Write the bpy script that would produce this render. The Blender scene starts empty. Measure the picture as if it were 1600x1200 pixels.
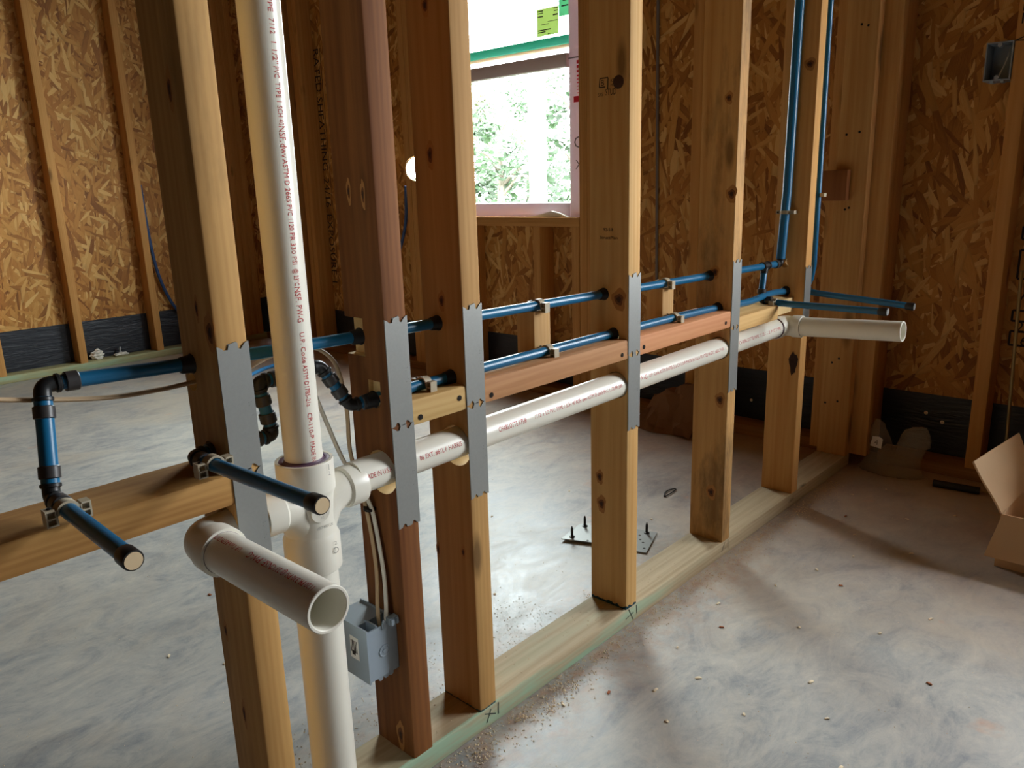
import bpy, bmesh, math, random
from mathutils import Vector, Matrix
random.seed(7)
SC = bpy.context.scene
COL = SC.collection
PI = math.pi

# ------------------------------------------------------------------ camera, sky, exposure
cam_d = bpy.data.cameras.new('camera'); cam = bpy.data.objects.new('camera', cam_d); COL.objects.link(cam)
_r = Vector((0.678, -0.7344, -0.0293)); _d = Vector((-0.2001, -0.146, -0.9688)); _f = Vector((0.7073, 0.6628, -0.246))
_f.normalize(); _r = (_r - _f * _r.dot(_f)).normalized(); _u = _r.cross(_f)
M = Matrix(((_r.x, _u.x, -_f.x, -0.3973), (_r.y, _u.y, -_f.y, -0.8195), (_r.z, _u.z, -_f.z, 0.8859), (0, 0, 0, 1)))
cam.matrix_world = M
cam_d.sensor_width = 36.0; cam_d.lens = 36.0 * 1220.18 / 1600.0; cam_d.clip_start = 0.02; cam_d.clip_end = 200
SC.camera = cam
SC.view_settings.view_transform = 'Standard'; SC.view_settings.look = 'None'
SC.view_settings.gamma = 1.0; SC.view_settings.use_curve_mapping = False
SC.view_settings.exposure = 0.42
SC.cycles.use_denoising = True
SC.cycles.max_bounces = 10; SC.cycles.diffuse_bounces = 7; SC.cycles.transparent_max_bounces = 12
SC.cycles.sample_clamp_indirect = 6.0
SC.cycles.caustics_reflective = False; SC.cycles.caustics_refractive = False

W = bpy.data.worlds.new('sky'); SC.world = W; W.use_nodes = True
bg = W.node_tree.nodes['Background']; bg.inputs[0].default_value = (0.93, 0.97, 1.0, 1); bg.inputs[1].default_value = 24.0

def window_daylight(name, y0, y1, z0, z1, x=2.16):
    L = bpy.data.lights.new(name, 'AREA'); L.shape = 'RECTANGLE'; L.size = z1 - z0; L.size_y = y1 - y0
    L.cycles.is_portal = True
    o = bpy.data.objects.new(name, L); COL.objects.link(o)
    o.location = (x, (y0 + y1) / 2, (z0 + z1) / 2); o.rotation_euler = (0, PI / 2, 0)
W1 = (1.13, 2.10, 0.757, 2.05)      # window seen in the photograph: y0, y1, z0, z1
W2 = (-1.95, -0.80, 0.757, 2.16)    # its twin further along the same wall, out of frame
window_daylight('daylight_window', *W1)
window_daylight('daylight_window', *W2)

# ------------------------------------------------------------------ helpers
def S(r, g, b):
    f = lambda c: (c / 255 / 12.92) if c / 255 <= 0.04045 else ((c / 255 + 0.055) / 1.055) ** 2.4
    return (f(r), f(g), f(b), 1)

class MB:
    def __init__(s): s.v = []; s.f = []; s.m = []
    def add(s, vs, fs, mi=0):
        o = len(s.v); s.v += [Vector(v) for v in vs]
        for f in fs: s.f.append([i + o for i in f]); s.m.append(mi)
        return s
    def box(s, x0, x1, y0, y1, z0, z1, mi=0):
        vs = [(x0,y0,z0),(x1,y0,z0),(x1,y1,z0),(x0,y1,z0),(x0,y0,z1),(x1,y0,z1),(x1,y1,z1),(x0,y1,z1)]
        return s.add(vs, [(0,3,2,1),(4,5,6,7),(0,1,5,4),(1,2,6,5),(2,3,7,6),(3,0,4,7)], mi)
    def lumber(s, x0, x1, y0, y1, z0, z1, axis='z', r=0.0028, mi=0):
        """board with eased long edges"""
        R = {'x': (y0,y1,z0,z1,x0,x1), 'y': (z0,z1,x0,x1,y0,y1), 'z': (x0,x1,y0,y1,z0,z1)}[axis]
        a0,a1,b0,b1,c0,c1 = R; pts = []
        for cx, cy, st in ((a1-r,b1-r,0),(a0+r,b1-r,90),(a0+r,b0+r,180),(a1-r,b0+r,270)):
            for k in range(3):
                t = math.radians(st + 45*k); pts.append((cx + r*math.cos(t), cy + r*math.sin(t)))
        n = len(pts); P = lambda a,b,c: {'x': (c,a,b), 'y': (b,c,a), 'z': (a,b,c)}[axis]
        vs = [P(a,b,c0) for a,b in pts] + [P(a,b,c1) for a,b in pts]
        fs = [(i,(i+1)%n,(i+1)%n+n,i+n) for i in range(n)] + [tuple(range(n-1,-1,-1)), tuple(range(n,2*n))]
        return s.add(vs, fs, mi)
    def sweep(s, pts, r, seg=16, cap=True, r2=None, up=None, mi=0):
        """tube along points; r may be a list; r2 = second half-axis for flat cables"""
        pts = [Vector(p) for p in pts]; n = len(pts); rr = r if isinstance(r, (list,tuple)) else [r]*n
        tan = [((pts[min(i+1,n-1)] - pts[max(i-1,0)])).normalized() for i in range(n)]
        a = Vector(up) if up else (Vector((0,0,1)) if abs(tan[0].z) < .9 else Vector((1,0,0)))
        rings = []; o = len(s.v)
        for i in range(n):
            a = (a - tan[i]*a.dot(tan[i])).normalized(); b = tan[i].cross(a)
            k = (r2/rr[i]) if r2 else 1
            for j in range(seg):
                t = 2*PI*j/seg; s.v.append(pts[i] + a*rr[i]*math.cos(t) + b*rr[i]*k*math.sin(t))
        for i in range(n-1):
            for j in range(seg):
                s.f.append([o+i*seg+j, o+i*seg+(j+1)%seg, o+(i+1)*seg+(j+1)%seg, o+(i+1)*seg+j]); s.m.append(mi)
        if cap:
            s.f.append([o+j for j in range(seg-1,-1,-1)]); s.m.append(mi)
            s.f.append([o+(n-1)*seg+j for j in range(seg)]); s.m.append(mi)
        return s
    def lathe(s, p, d, prof, seg=32, cap0=True, cap1=True, mi=0):
        """profile [(t,r)] about axis p + d*t"""
        p = Vector(p); d = Vector(d).normalized(); a = d.orthogonal().normalized(); b = d.cross(a); o = len(s.v)
        for t, r in prof:
            for j in range(seg):
                q = 2*PI*j/seg; s.v.append(p + d*t + a*r*math.cos(q) + b*r*math.sin(q))
        n = len(prof)
        for i in range(n-1):
            for j in range(seg):
                s.f.append([o+i*seg+j, o+i*seg+(j+1)%seg, o+(i+1)*seg+(j+1)%seg, o+(i+1)*seg+j]); s.m.append(mi)
        if cap0: s.f.append([o+j for j in range(seg-1,-1,-1)]); s.m.append(mi)
        if cap1: s.f.append([o+(n-1)*seg+j for j in range(seg)]); s.m.append(mi)
        return s
    def poly(s, pts, n, th, mi=0):
        """flat outline given as 3-D points, thickened by th along n"""
        n = Vector(n).normalized()*th; k = len(pts); vs = [Vector(p) for p in pts]; vs += [v+n for v in vs]
        return s.add(vs, [tuple(range(k-1,-1,-1)), tuple(range(k,2*k))] + [(i,(i+1)%k,(i+1)%k+k,i+k) for i in range(k)], mi)

def link(name, mb, mat, parent=None, origin=None, smooth=35):
    mats = mat if isinstance(mat, (list,tuple)) else [mat]
    if parent is not None: O = Vector(parent['_o'])
    elif origin is not None: O = Vector(origin)
    else:
        xs=[v.x for v in mb.v]; ys=[v.y for v in mb.v]; zs=[v.z for v in mb.v]
        O = Vector(((min(xs)+max(xs))/2,(min(ys)+max(ys))/2,min(zs)))
    me = bpy.data.meshes.new(name); me.from_pydata([tuple(v-O) for v in mb.v], [], mb.f)
    for m in mats: me.materials.append(m)
    me.polygons.foreach_set('material_index', mb.m)
    bm = bmesh.new(); bm.from_mesh(me); bmesh.ops.recalc_face_normals(bm, faces=bm.faces); bm.to_mesh(me); bm.free()
    if smooth:
        me.polygons.foreach_set('use_smooth', [True]*len(me.polygons)); me.set_sharp_from_angle(angle=math.radians(smooth))
    me.update()
    o = bpy.data.objects.new(name, me); COL.objects.link(o)
    if parent is not None: o.parent = parent
    else: o.location = O
    o['_o'] = tuple(O)
    return o
def thing(name, loc):
    o = bpy.data.objects.new(name, None); COL.objects.link(o); o.location = loc; o['_o'] = tuple(loc); o.empty_display_size = .05
    return o
def tag(o, label, cat, group=None, kind=None):
    o['label'] = label; o['category'] = cat
    if group: o['group'] = group
    if kind: o['kind'] = kind
    return o
def lab(o, label): o['label'] = label; return o
def struct(o): o['kind'] = 'structure'; return o
def bend(pts, rad, n=7):
    """round the corners of a path"""
    P = [Vector(p) for p in pts]; out = [P[0]]
    for i in range(1, len(P)-1):
        a = (P[i-1]-P[i]); b = (P[i+1]-P[i]); ra = min(rad, a.length*.49); rb = min(rad, b.length*.49)
        A = P[i]+a.normalized()*ra; B = P[i]+b.normalized()*rb
        for k in range(n+1):
            t = k/n; out.append(A*(1-t)**2 + P[i]*2*t*(1-t) + B*t*t)
    return out + [P[-1]]
def spline(pts, n=10):
    P = [Vector(p) for p in pts]; P = [P[0]*2-P[1]] + P + [P[-1]*2-P[-2]]; out = []
    for i in range(1, len(P)-2):
        for k in range(n):
            t = k/n; a,b,c,d = P[i-1],P[i],P[i+1],P[i+2]
            out.append(.5*((2*b)+(c-a)*t+(2*a-5*b+4*c-d)*t*t+(3*b-a-3*c+d)*t**3))
    return out + [P[-2]]
def cut(o, cutters, mat):
    """drill and notch a board for real; the cut faces take the fresh-wood material"""
    dep = []
    for mb in cutters:
        me = bpy.data.meshes.new('c'); O = Vector(o['_o']); me.from_pydata([tuple(v-O) for v in mb.v], [], mb.f); me.materials.append(mat)
        bm = bmesh.new(); bm.from_mesh(me); bmesh.ops.recalc_face_normals(bm, faces=bm.faces); bm.to_mesh(me); bm.free()
        c = bpy.data.objects.new('c', me); COL.objects.link(c); c.location = O
        md = o.modifiers.new('b', 'BOOLEAN'); md.object = c; md.operation = 'DIFFERENCE'; md.solver = 'EXACT'; md.material_mode = 'TRANSFER'
        dep.append(c)
    dg = bpy.context.evaluated_depsgraph_get(); dg.update()
    me = bpy.data.meshes.new_from_object(o.evaluated_get(dg), depsgraph=dg)
    o.modifiers.clear(); o.data = me
    for c in dep: bpy.data.objects.remove(c)
    me.polygons.foreach_set('use_smooth', [True]*len(me.polygons)); me.set_sharp_from_angle(angle=math.radians(35))

def text_shape(s, width=None, height=None):
    """glyph triangles of a line of lettering, baseline-centred, scaled to width x height"""
    cu = bpy.data.curves.new('t', 'FONT'); cu.body = s; cu.resolution_u = 2; cu.fill_mode = 'FRONT'
    o = bpy.data.objects.new('t', cu); COL.objects.link(o)
    dg = bpy.context.evaluated_depsgraph_get(); me = o.evaluated_get(dg).to_mesh()
    v = [(p.co.x, p.co.y) for p in me.vertices]; f = [list(p.vertices) for p in me.polygons]
    o.evaluated_get(dg).to_mesh_clear(); bpy.data.objects.remove(o); bpy.data.curves.remove(cu)
    x0 = min(a for a,_ in v); x1 = max(a for a,_ in v); k = height/0.7
    kx = (width/(x1-x0)) if width else k
    return [((a-x0)*kx, (b-.35)*k) for a,b in v], f, (x1-x0)*kx
def letter_pipe(mb, s, P0, P1, r, n0, h):
    """lettering that follows a round pipe from P0 to P1"""
    P0=Vector(P0); P1=Vector(P1); a=(P1-P0).normalized(); n=Vector(n0); n=(n-a*n.dot(a)).normalized(); t=n.cross(a)
    v,f,_ = text_shape(s, (P1-P0).length, h)
    mb.add([P0 + a*x + (n*math.cos(y/r) + t*math.sin(y/r))*(r+.00025) for x,y in v], f)
def letter_flat(mb, s, P, a, t, h, width=None):
    P=Vector(P); a=Vector(a).normalized(); t=Vector(t).normalized(); v,f,w = text_shape(s, width, h)
    mb.add([P + a*x + t*y for x,y in v], f); return w
def stroke(mb, A, B, w, n):
    A=Vector(A); B=Vector(B); s=(B-A).cross(Vector(n)).normalized()*w/2
    mb.add([A-s,B-s,B+s,A+s], [(0,1,2,3)])

# ------------------------------------------------------------------ materials
class NT:
    def __init__(s, name):
        s.mat = bpy.data.materials.new(name); s.mat.use_nodes = True; s.t = s.mat.node_tree; s.n = s.t.nodes; s.b = s.n['Principled BSDF']
    def new(s, typ, **kw):
        n = s.n.new(typ)
        for k, v in kw.items():
            if k.startswith('_'): n.inputs[k[1:].replace('_',' ')].default_value = v
            else: setattr(n, k, v)
        return n
    def l(s, a, b): s.t.links.new(a, b)
    def mix(s, fac, a, b, blend='MIX'):
        n = s.n.new('ShaderNodeMix'); n.data_type = 'RGBA'; n.blend_type = blend; n.clamp_factor = True
        for x, i in ((fac,0),(a,6),(b,7)):
            if hasattr(x, 'links'): s.l(x, n.inputs[i])
            else: n.inputs[i].default_value = x
        return n.outputs[2]
    def math(s, op, a, b=None, clamp=False):
        n = s.n.new('ShaderNodeMath'); n.operation = op; n.use_clamp = clamp
        for x, i in ((a,0),(b,1)):
            if x is None: continue
            if hasattr(x, 'links'): s.l(x, n.inputs[i])
            else: n.inputs[i].default_value = x
        return n.outputs[0]
    def ramp(s, fac, stops):
        n = s.n.new('ShaderNodeValToRGB'); e = n.color_ramp.elements
        while len(e) < len(stops): e.new(.5)
        for x, (p, c) in zip(e, stops): x.position = p; x.color = c if len(c)==4 else (*c,1)
        s.l(fac, n.inputs[0]); return n.outputs[0]
    def coords(s, scale=(1,1,1), rnd=True, rot=(0,0,0)):
        tc = s.new('ShaderNodeTexCoord'); out = tc.outputs['Object']
        if rnd:
            oi = s.new('ShaderNodeObjectInfo'); m = s.new('ShaderNodeVectorMath', operation='SCALE'); m.inputs[0].default_value = (7.3,3.1,5.7)
            s.l(oi.outputs['Random'], m.inputs['Scale']); a = s.new('ShaderNodeVectorMath', operation='ADD')
            s.l(out, a.inputs[0]); s.l(m.outputs[0], a.inputs[1]); out = a.outputs[0]
        mp = s.new('ShaderNodeMapping'); mp.inputs['Scale'].default_value = scale; mp.inputs['Rotation'].default_value = rot
        s.l(out, mp.inputs[0]); return mp.outputs[0]
    def noise(s, vec, scale, detail=4, rough=.55, dist=0):
        n = s.new('ShaderNodeTexNoise'); n.inputs['Scale'].default_value = scale; n.inputs['Detail'].default_value = detail
        n.inputs['Roughness'].default_value = rough; n.inputs['Distortion'].default_value = dist
        s.l(vec, n.inputs['Vector']); return n.outputs[0]
    def bump(s, h, strength=.2, dist=.002):
        n = s.new('ShaderNodeBump'); n.inputs['Strength'].default_value = strength; n.inputs['Distance'].default_value = dist
        s.l(h, n.inputs['Height']); s.l(n.outputs[0], s.b.inputs['Normal'])
    def set(s, **kw):
        for k, v in kw.items():
            i = s.b.inputs[k.replace('_',' ')]
            if hasattr(v, 'links'): s.l(v, i)
            else: i.default_value = v
        return s.mat

def plain(name, col, rough=.5, metal=0., spec=.5, var=.06, scale=30):
    t = NT(name); v = t.coords(); n = t.noise(v, scale, 5)
    c = t.mix(n, tuple(x*(1-var) for x in col[:3])+(1,), tuple(min(1,x*(1+var)) for x in col[:3])+(1,))
    return t.set(Base_Color=c, Roughness=rough, Metallic=metal, Specular_IOR_Level=spec)

def wood(name, light, dark, axis='z', knot=.05, rough=.72, stain=None, mould=0., green=0.):
    t = NT(name); al = .045
    sc = {'x': (al,1,1), 'y': (1,al,1), 'z': (1,1,al)}[axis]
    v = t.coords(sc)
    n1 = t.noise(v, 26, 4, .6, .6); n2 = t.noise(v, 230, 3, .6)
    w = t.new('ShaderNodeTexWave', wave_type='RINGS', rings_direction={'x':'X','y':'Y','z':'Z'}[axis]); w.inputs['Scale'].default_value = 34
    w.inputs['Distortion'].default_value = 9; w.inputs['Detail'].default_value = 2; w.inputs['Detail Scale'].default_value = .6; t.l(v, w.inputs['Vector'])
    f = t.math('ADD', t.math('MULTIPLY', n1, .78), t.math('MULTIPLY', w.outputs[0], .10)); f = t.math('ADD', f, t.math('MULTIPLY', n2, .22))
    c = t.ramp(f, [(.25, light), (.85, dark)])
    vk = t.coords({'x': (2.6,9,9), 'y': (9,2.6,9), 'z': (9,9,2.6)}[axis])
    vo = t.new('ShaderNodeTexVoronoi'); vo.inputs['Scale'].default_value = 1.0; t.l(vk, vo.inputs['Vector'])
    k = t.ramp(vo.outputs['Distance'], [(knot, (1,1,1)), (knot*2.4, (0,0,0))])
    c = t.mix(t.math('MULTIPLY', k, .75), c, tuple(x*.28 for x in dark[:3])+(1,))
    if mould:
        m = t.noise(t.coords({'x': (.3,1,1), 'y': (1,.3,1), 'z': (1,1,.3)}[axis]), 9, 6, .7)
        c = t.mix(t.math('MULTIPLY', t.ramp(m, [(.48,(0,0,0)),(.62,(1,1,1))]), mould), c, S(58,48,36))
    if green:
        g = t.noise(t.coords({'x': (.12,1,1), 'y': (1,.12,1), 'z': (1,1,.12)}[axis]), 22, 4, .6)
        tc = t.new('ShaderNodeTexCoord'); sx = t.new('ShaderNodeSeparateXYZ'); t.l(tc.outputs['Object'], sx.inputs[0])
        low = t.math('LESS_THAN', sx.outputs['Z'], .040) ; edge = t.math('LESS_THAN', sx.outputs['Y'], .004)
        ge = t.math('MULTIPLY', t.ramp(g, [(.47,(0,0,0)),(.60,(1,1,1))]), t.math('ADD', t.math('MULTIPLY', edge, .72), .16))
        fx = t.new('ShaderNodeMapRange'); fx.inputs[1].default_value = 1.15; fx.inputs[2].default_value = .75; t.l(sx.outputs['X'], fx.inputs[0])
        c = t.mix(t.math('MULTIPLY', t.math('MULTIPLY', ge, fx.outputs[0] if axis == 'x' and green > .8 else 1.0), green), c, S(160,200,172))
    if stain:
        tc = t.new('ShaderNodeTexCoord'); sx = t.new('ShaderNodeSeparateXYZ'); t.l(tc.outputs['Object'], sx.inputs[0])
        z = t.math('ADD', sx.outputs['Z'], t.math('MULTIPLY', t.noise(t.coords((30,30,2)), 3, 2), stain[1]))
        c = t.mix(t.math('LESS_THAN', z, stain[1]*.85), c, stain[0])
    t.bump(f, .10, .001)
    return t.set(Base_Color=c, Roughness=rough, Specular_IOR_Level=.3)

def osb(name, ua, cols, bright=1.0):
    """strand board: layers of turned, stretched cells, the highest cell wins"""
    t = NT(name); tc = t.new('ShaderNodeTexCoord'); sx = t.new('ShaderNodeSeparateXYZ'); t.l(tc.outputs['Object'], sx.inputs[0])
    cb = t.new('ShaderNodeCombineXYZ'); t.l(sx.outputs[ua], cb.inputs[0]); t.l(sx.outputs['Z'], cb.inputs[1])
    nz = t.new('ShaderNodeTexNoise'); nz.inputs['Scale'].default_value = 22; nz.inputs['Detail'].default_value = 3; t.l(cb.outputs[0], nz.inputs['Vector'])
    dv = t.new('ShaderNodeVectorMath', operation='MULTIPLY_ADD'); t.l(nz.outputs['Color'], dv.inputs[0]); dv.inputs[1].default_value = (.0035,.0035,0); t.l(cb.outputs[0], dv.inputs[2])
    best = None
    for i, (ang, su, sv) in enumerate(((8, 44, 8.5), (-20, 52, 9), (34, 50, 10), (-48, 60, 11), (66, 62, 13), (-6, 95, 14))):
        mp = t.new('ShaderNodeMapping', vector_type='TEXTURE'); mp.inputs['Rotation'].default_value = (0,0,math.radians(ang)); mp.inputs['Location'].default_value = (i*1.7, i*2.9, 0)
        t.l(dv.outputs[0], mp.inputs[0])
        ms = t.new('ShaderNodeVectorMath', operation='MULTIPLY'); ms.inputs[1].default_value = (su, sv, 0); t.l(mp.outputs[0], ms.inputs[0])
        vo = t.new('ShaderNodeTexVoronoi', voronoi_dimensions='2D'); vo.inputs['Scale'].default_value = 1; t.l(ms.outputs[0], vo.inputs['Vector'])
        sp = t.new('ShaderNodeSeparateColor'); t.l(vo.outputs['Color'], sp.inputs[0])
        fib = t.new('ShaderNodeTexNoise'); fib.inputs['Scale'].default_value = 1; fib.inputs['Detail'].default_value = 2
        mf = t.new('ShaderNodeVectorMath', operation='MULTIPLY'); mf.inputs[1].default_value = (620, 22, 0); t.l(mp.outputs[0], mf.inputs[0]); t.l(mf.outputs[0], fib.inputs['Vector'])
        h = sp.outputs[0]; tone = t.math('ADD', t.math('MULTIPLY', sp.outputs[1], .78), t.math('MULTIPLY', fib.outputs[0], .3))
        edge = t.ramp(vo.outputs['Distance'], [(.50,(1,1,1)),(.85,(.40,.40,.40))])
        if best is None: best = (h, tone, edge)
        else:
            g = t.math('GREATER_THAN', h, best[0])
            best = (t.math('MAXIMUM', h, best[0]), t.mix(g, best[1], tone), t.mix(g, best[2], edge))
    c = t.ramp(best[1], [(.08, cols[0]), (.35, cols[1]), (.7, cols[2]), (1.0, cols[3])])
    c = t.mix(.38, c, best[2], 'MULTIPLY')
    t.bump(t.math('ADD', best[0], t.math('MULTIPLY', best[1], .4)), .55, .003)
    return t.set(Base_Color=c, Roughness=.62, Specular_IOR_Level=.35)

pine  = lambda n, axis='z', **k: wood(n, S(224,186,124), S(186,134,70), axis, **k)
M_pine = wood('pine_dull', S(204,162,100), S(162,116,62), mould=.22); M_pine_x = pine('pine_along_x', 'x'); M_pine_y = pine('pine_along_y', 'y')
M_pine_blue = pine('pine_blue_foot', stain=(S(25,62,74), .016)); M_pine_tip = wood('pine_blue_tick', S(200,158,98), S(156,110,58), stain=(S(70,90,90), .008))
M_mould = wood('pine_mouldy', S(214,172,112), S(172,120,62), mould=.55)
M_clean = wood('pine_knotty', S(228,180,112), S(192,132,66), knot=.075)
M_red  = wood('fir_red', S(148,96,48), S(92,46,16), knot=.05, mould=.15)
M_backstud = wood('wall_pine', S(214,162,96), S(178,120,60), knot=.05)
M_backstud_y = wood('wall_pine_y', S(214,162,96), S(178,120,60), 'y'); M_backstud_x = wood('wall_pine_x', S(214,162,96), S(178,120,60), 'x')
M_block_pink = wood('block_pink', S(206,158,112), S(164,112,72), 'x', knot=.03); M_block_rose = wood('block_rose', S(222,164,118), S(190,120,78), 'x', knot=.02)
M_block_tan = wood('block_tan', S(216,184,126), S(178,138,78), 'x', knot=.02); M_block_yel = wood('block_yellow', S(232,194,132), S(204,156,92), 'x', knot=.03)
M_block_raw = wood('block_rough', S(204,158,92), S(140,92,44), 'x', knot=.04); M_cleat = wood('cleat_wood', S(210,172,116), S(170,124,72), knot=.02)
M_scrap = wood('scrap_wood', S(170,108,60), S(130,78,40))
M_plate = wood('treated_plate', S(206,190,158), S(158,136,104), 'x', knot=.03, green=.9)
M_plate_l = wood('treated_plate_left', S(190,186,140), S(150,140,100), 'x', green=.6); M_plate_f = wood('treated_plate_far', S(176,132,84), S(120,84,50), 'y')
M_cutwood = plain('fresh_cut_wood', S(226,196,140), .8, var=.12, scale=120)
OC = (S(116,66,24), S(178,118,54), S(202,146,74), S(232,190,120))
M_osb_far = osb('strand_board_far', 'Y', OC); M_osb_left = osb('strand_board_left', 'X', OC)
M_rough_room = plain('raw_wood_sheet', S(140,98,56), .8, var=.15, scale=6)

def membrane():
    t = NT('black_flashing'); v = t.coords((.15,.15,1)); n = t.noise(v, 55, 4, .6, 1.0)
    t.bump(n, .6, .006); return t.set(Base_Color=S(30,34,44), Roughness=.38, Specular_IOR_Level=.5)
M_mem = membrane()

def concrete():
    t = NT('trowelled_concrete'); v = t.coords(rnd=False); rv = t.coords((1,1.7,1), False, (0,0,.75))
    a = t.noise(v, 1.7, 6, .6, .8); b = t.noise(rv, 5.5, 10, .72, 1.4); s = t.noise(rv, 34, 8, .75, .6); g = t.noise(v, 420, 3, .6)
    f = t.math('ADD', t.math('MULTIPLY', a, .24), t.math('ADD', t.math('MULTIPLY', b, .54), t.math('ADD', t.math('MULTIPLY', s, .24), t.math('MULTIPLY', g, .06))))
    c = t.ramp(f, [(.36, S(112,119,126)), (.46, S(150,154,157)), (.54, S(176,176,172)), (.66, S(200,196,186))])
    tanm = t.noise(v, 1.3, 7, .66, .6); c = t.mix(t.math('MULTIPLY', t.ramp(tanm, [(.50,(0,0,0)),(.63,(1,1,1))]), .42), c, S(196,182,160))
    # red clay dust along wall and partition, strengthened to paint the far corner's shade
    tc = t.new('ShaderNodeTexCoord'); sx = t.new('ShaderNodeSeparateXYZ'); t.l(tc.outputs['Object'], sx.inputs[0])
    nearwall = t.new('ShaderNodeMapRange'); nearwall.inputs[1].default_value = 1.05; nearwall.inputs[2].default_value = 2.0; t.l(sx.outputs['X'], nearwall.inputs[0])
    dust = t.math('MULTIPLY', nearwall.outputs[0], t.ramp(t.noise(v, 4, 6, .65), [(.3,(.35,.35,.35)),(.65,(1,1,1))]))
    yy = t.math('ABSOLUTE', t.math('SUBTRACT', sx.outputs['Y'], .03)); nr = t.new('ShaderNodeMapRange'); nr.inputs[1].default_value = .20; nr.inputs[2].default_value = .05; t.l(yy, nr.inputs[0])
    dust2 = t.math('MULTIPLY', nr.outputs[0], t.ramp(t.noise(v, 30, 6, .7), [(.40,(0,0,0)),(.62,(.8,.8,.8))]))
    back = t.new('ShaderNodeMapRange'); back.inputs[1].default_value = 1.3; back.inputs[2].default_value = -.1; t.l(sx.outputs['X'], back.inputs[0])
    dd = t.math('MAXIMUM', dust, dust2, True)
    c = t.mix(t.math('MULTIPLY', dd, .72), c, S(176,128,92))
    sp = t.noise(v, 6, 4, .6); c = t.mix(t.math('MULTIPLY', t.ramp(sp, [(.66,(0,0,0)),(.74,(1,1,1))]), .45), c, S(206,150,112))
    t.bump(t.math('ADD', b, t.math('MULTIPLY', s, .5)), .16, .003)
    rg = t.ramp(b, [(.3, (.34,)*3), (.7, (.55,)*3)])
    return t.set(Base_Color=c, Roughness=rg, Specular_IOR_Level=.5)
M_floor = concrete()
M_pvc = plain('white_pvc', S(231,228,215), .3, var=.015, scale=8); M_pvc_edge = plain('purple_primer', S(94,68,90), .45)
M_blue = plain('blue_water_pipe', S(18,100,142), .34, var=.05); M_black = plain('black_fitting', S(20,22,24), .42)
M_ring = plain('grey_crimp_ring', S(52,50,50), .4); M_sleeve = plain('black_bore_ring', S(14,16,20), .5)
M_clip = plain('beige_clip_plastic', S(176,164,140), .5); M_brass = plain('plug_face', S(214,190,152), .38, spec=.6)
M_galv = plain('galvanised_steel', S(146,148,145), .45, .4, var=.08, scale=260)
M_nail = plain('dark_steel', S(50,46,44), .4, .8)
M_box = plain('blue_grey_plastic', S(150,164,176), .42, var=.03); M_boxdark = plain('box_inside', S(60,64,68), .6)
M_cable = plain('white_cable', S(226,222,212), .45); M_tancable = plain('tan_cable', S(196,168,132), .5); M_thinblue = plain('blue_tubing', S(40,76,128), .4)
M_greycable = plain('grey_cable', S(120,110,106), .5)
M_card = plain('cardboard', S(206,172,134), .85, var=.06, scale=14); M_cardedge = plain('cardboard_edge', S(180,142,100), .9)
M_paper = plain('brown_paper', S(128,88,56), .85); M_foam = plain('white_foam', S(238,234,224), .85)
M_vinyl = plain('white_vinyl', S(236,230,230), .4, var=.01); M_teal = plain('teal_film', S(80,196,168), .45, var=.02); M_cream = plain('cream_strip', S(238,226,198), .5)
M_sticker = plain('yellow_green_sticker', S(206,218,160), .6, var=.02); M_sticker2 = plain('teal_sticker', S(150,212,180), .6, var=.02); M_white = plain('white_paper', S(236,234,230), .7, var=.01)
M_ink = plain('dark_ink', S(36,22,14), .7); M_redink = plain('red_ink', S(186,46,48), .6); M_redtape = plain('red_print', S(226,40,66), .6); M_grey = plain('grey_ink', S(120,116,112), .6)
M_pencil = plain('dark_pencil', S(52,62,62), .7); M_chip = plain('pale_wood_chip', S(240,222,190), .85, var=.15); M_chip2 = plain('brown_wood_chip', S(160,96,60), .85)
M_bark = plain('bark', S(120,112,100), .9); M_leaf = plain('leaf', (.016,.044,.010,1), .6, var=.5, scale=3); M_leaf2 = plain('yellow_leaf', (.042,.052,.009,1), .6, var=.4, scale=3)
M_grass = plain('dry_grass', (.05,.055,.036,1), .9, var=.4, scale=2); M_post = plain('white_post', S(236,236,236), .5)
M_dark = plain('black_tube', S(22,24,28), .5); M_brassrod = plain('brass_rod', S(150,128,84), .35, .6)

def backlit(name, col, trans, rough=.5):
    t = NT(name); out = t.n['Material Output']; t.set(Base_Color=col, Roughness=rough)
    tl = t.new('ShaderNodeBsdfTranslucent'); tl.inputs[0].default_value = (*trans, 1); a = t.new('ShaderNodeAddShader')
    t.l(t.b.outputs[0], a.inputs[0]); t.l(tl.outputs[0], a.inputs[1]); t.l(a.outputs[0], out.inputs[0]); return t.mat
M_teal = backlit('teal_film', S(80,170,150), (.020,.105,.078)); M_cream = backlit('cream_strip', S(238,226,198), (.10,.09,.06)); M_rail = backlit('rail_vinyl', S(226,214,216), (.022,.018,.018)); M_frame = backlit('thin_white_vinyl', S(236,228,230), (.075,.062,.066))
M_sticker = backlit('yellow_green_sticker', S(206,218,160), (.125,.145,.080)); M_sticker2 = backlit('teal_sticker', S(150,212,180), (.06,.14,.10))
M_redtape = backlit('red_print', S(226,40,66), (.08,.006,.012))
def glass():
    t = NT('window_glass'); t.n.remove(t.b); out = t.n['Material Output']
    tr = t.new('ShaderNodeBsdfTransparent'); tr.inputs[0].default_value = (.95,.985,.97,1); gl = t.new('ShaderNodeBsdfGlossy'); gl.inputs['Roughness'].default_value = .02
    lw = t.new('ShaderNodeLayerWeight'); fr = t.math('ADD', t.math('MULTIPLY', t.math('POWER', lw.outputs['Facing'], 5), .9), .03); m = t.new('ShaderNodeMixShader'); t.l(fr, m.inputs[0]); t.l(tr.outputs[0], m.inputs[1]); t.l(gl.outputs[0], m.inputs[2]); t.l(m.outputs[0], out.inputs[0])
    return t.mat
M_glass = glass()
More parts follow.
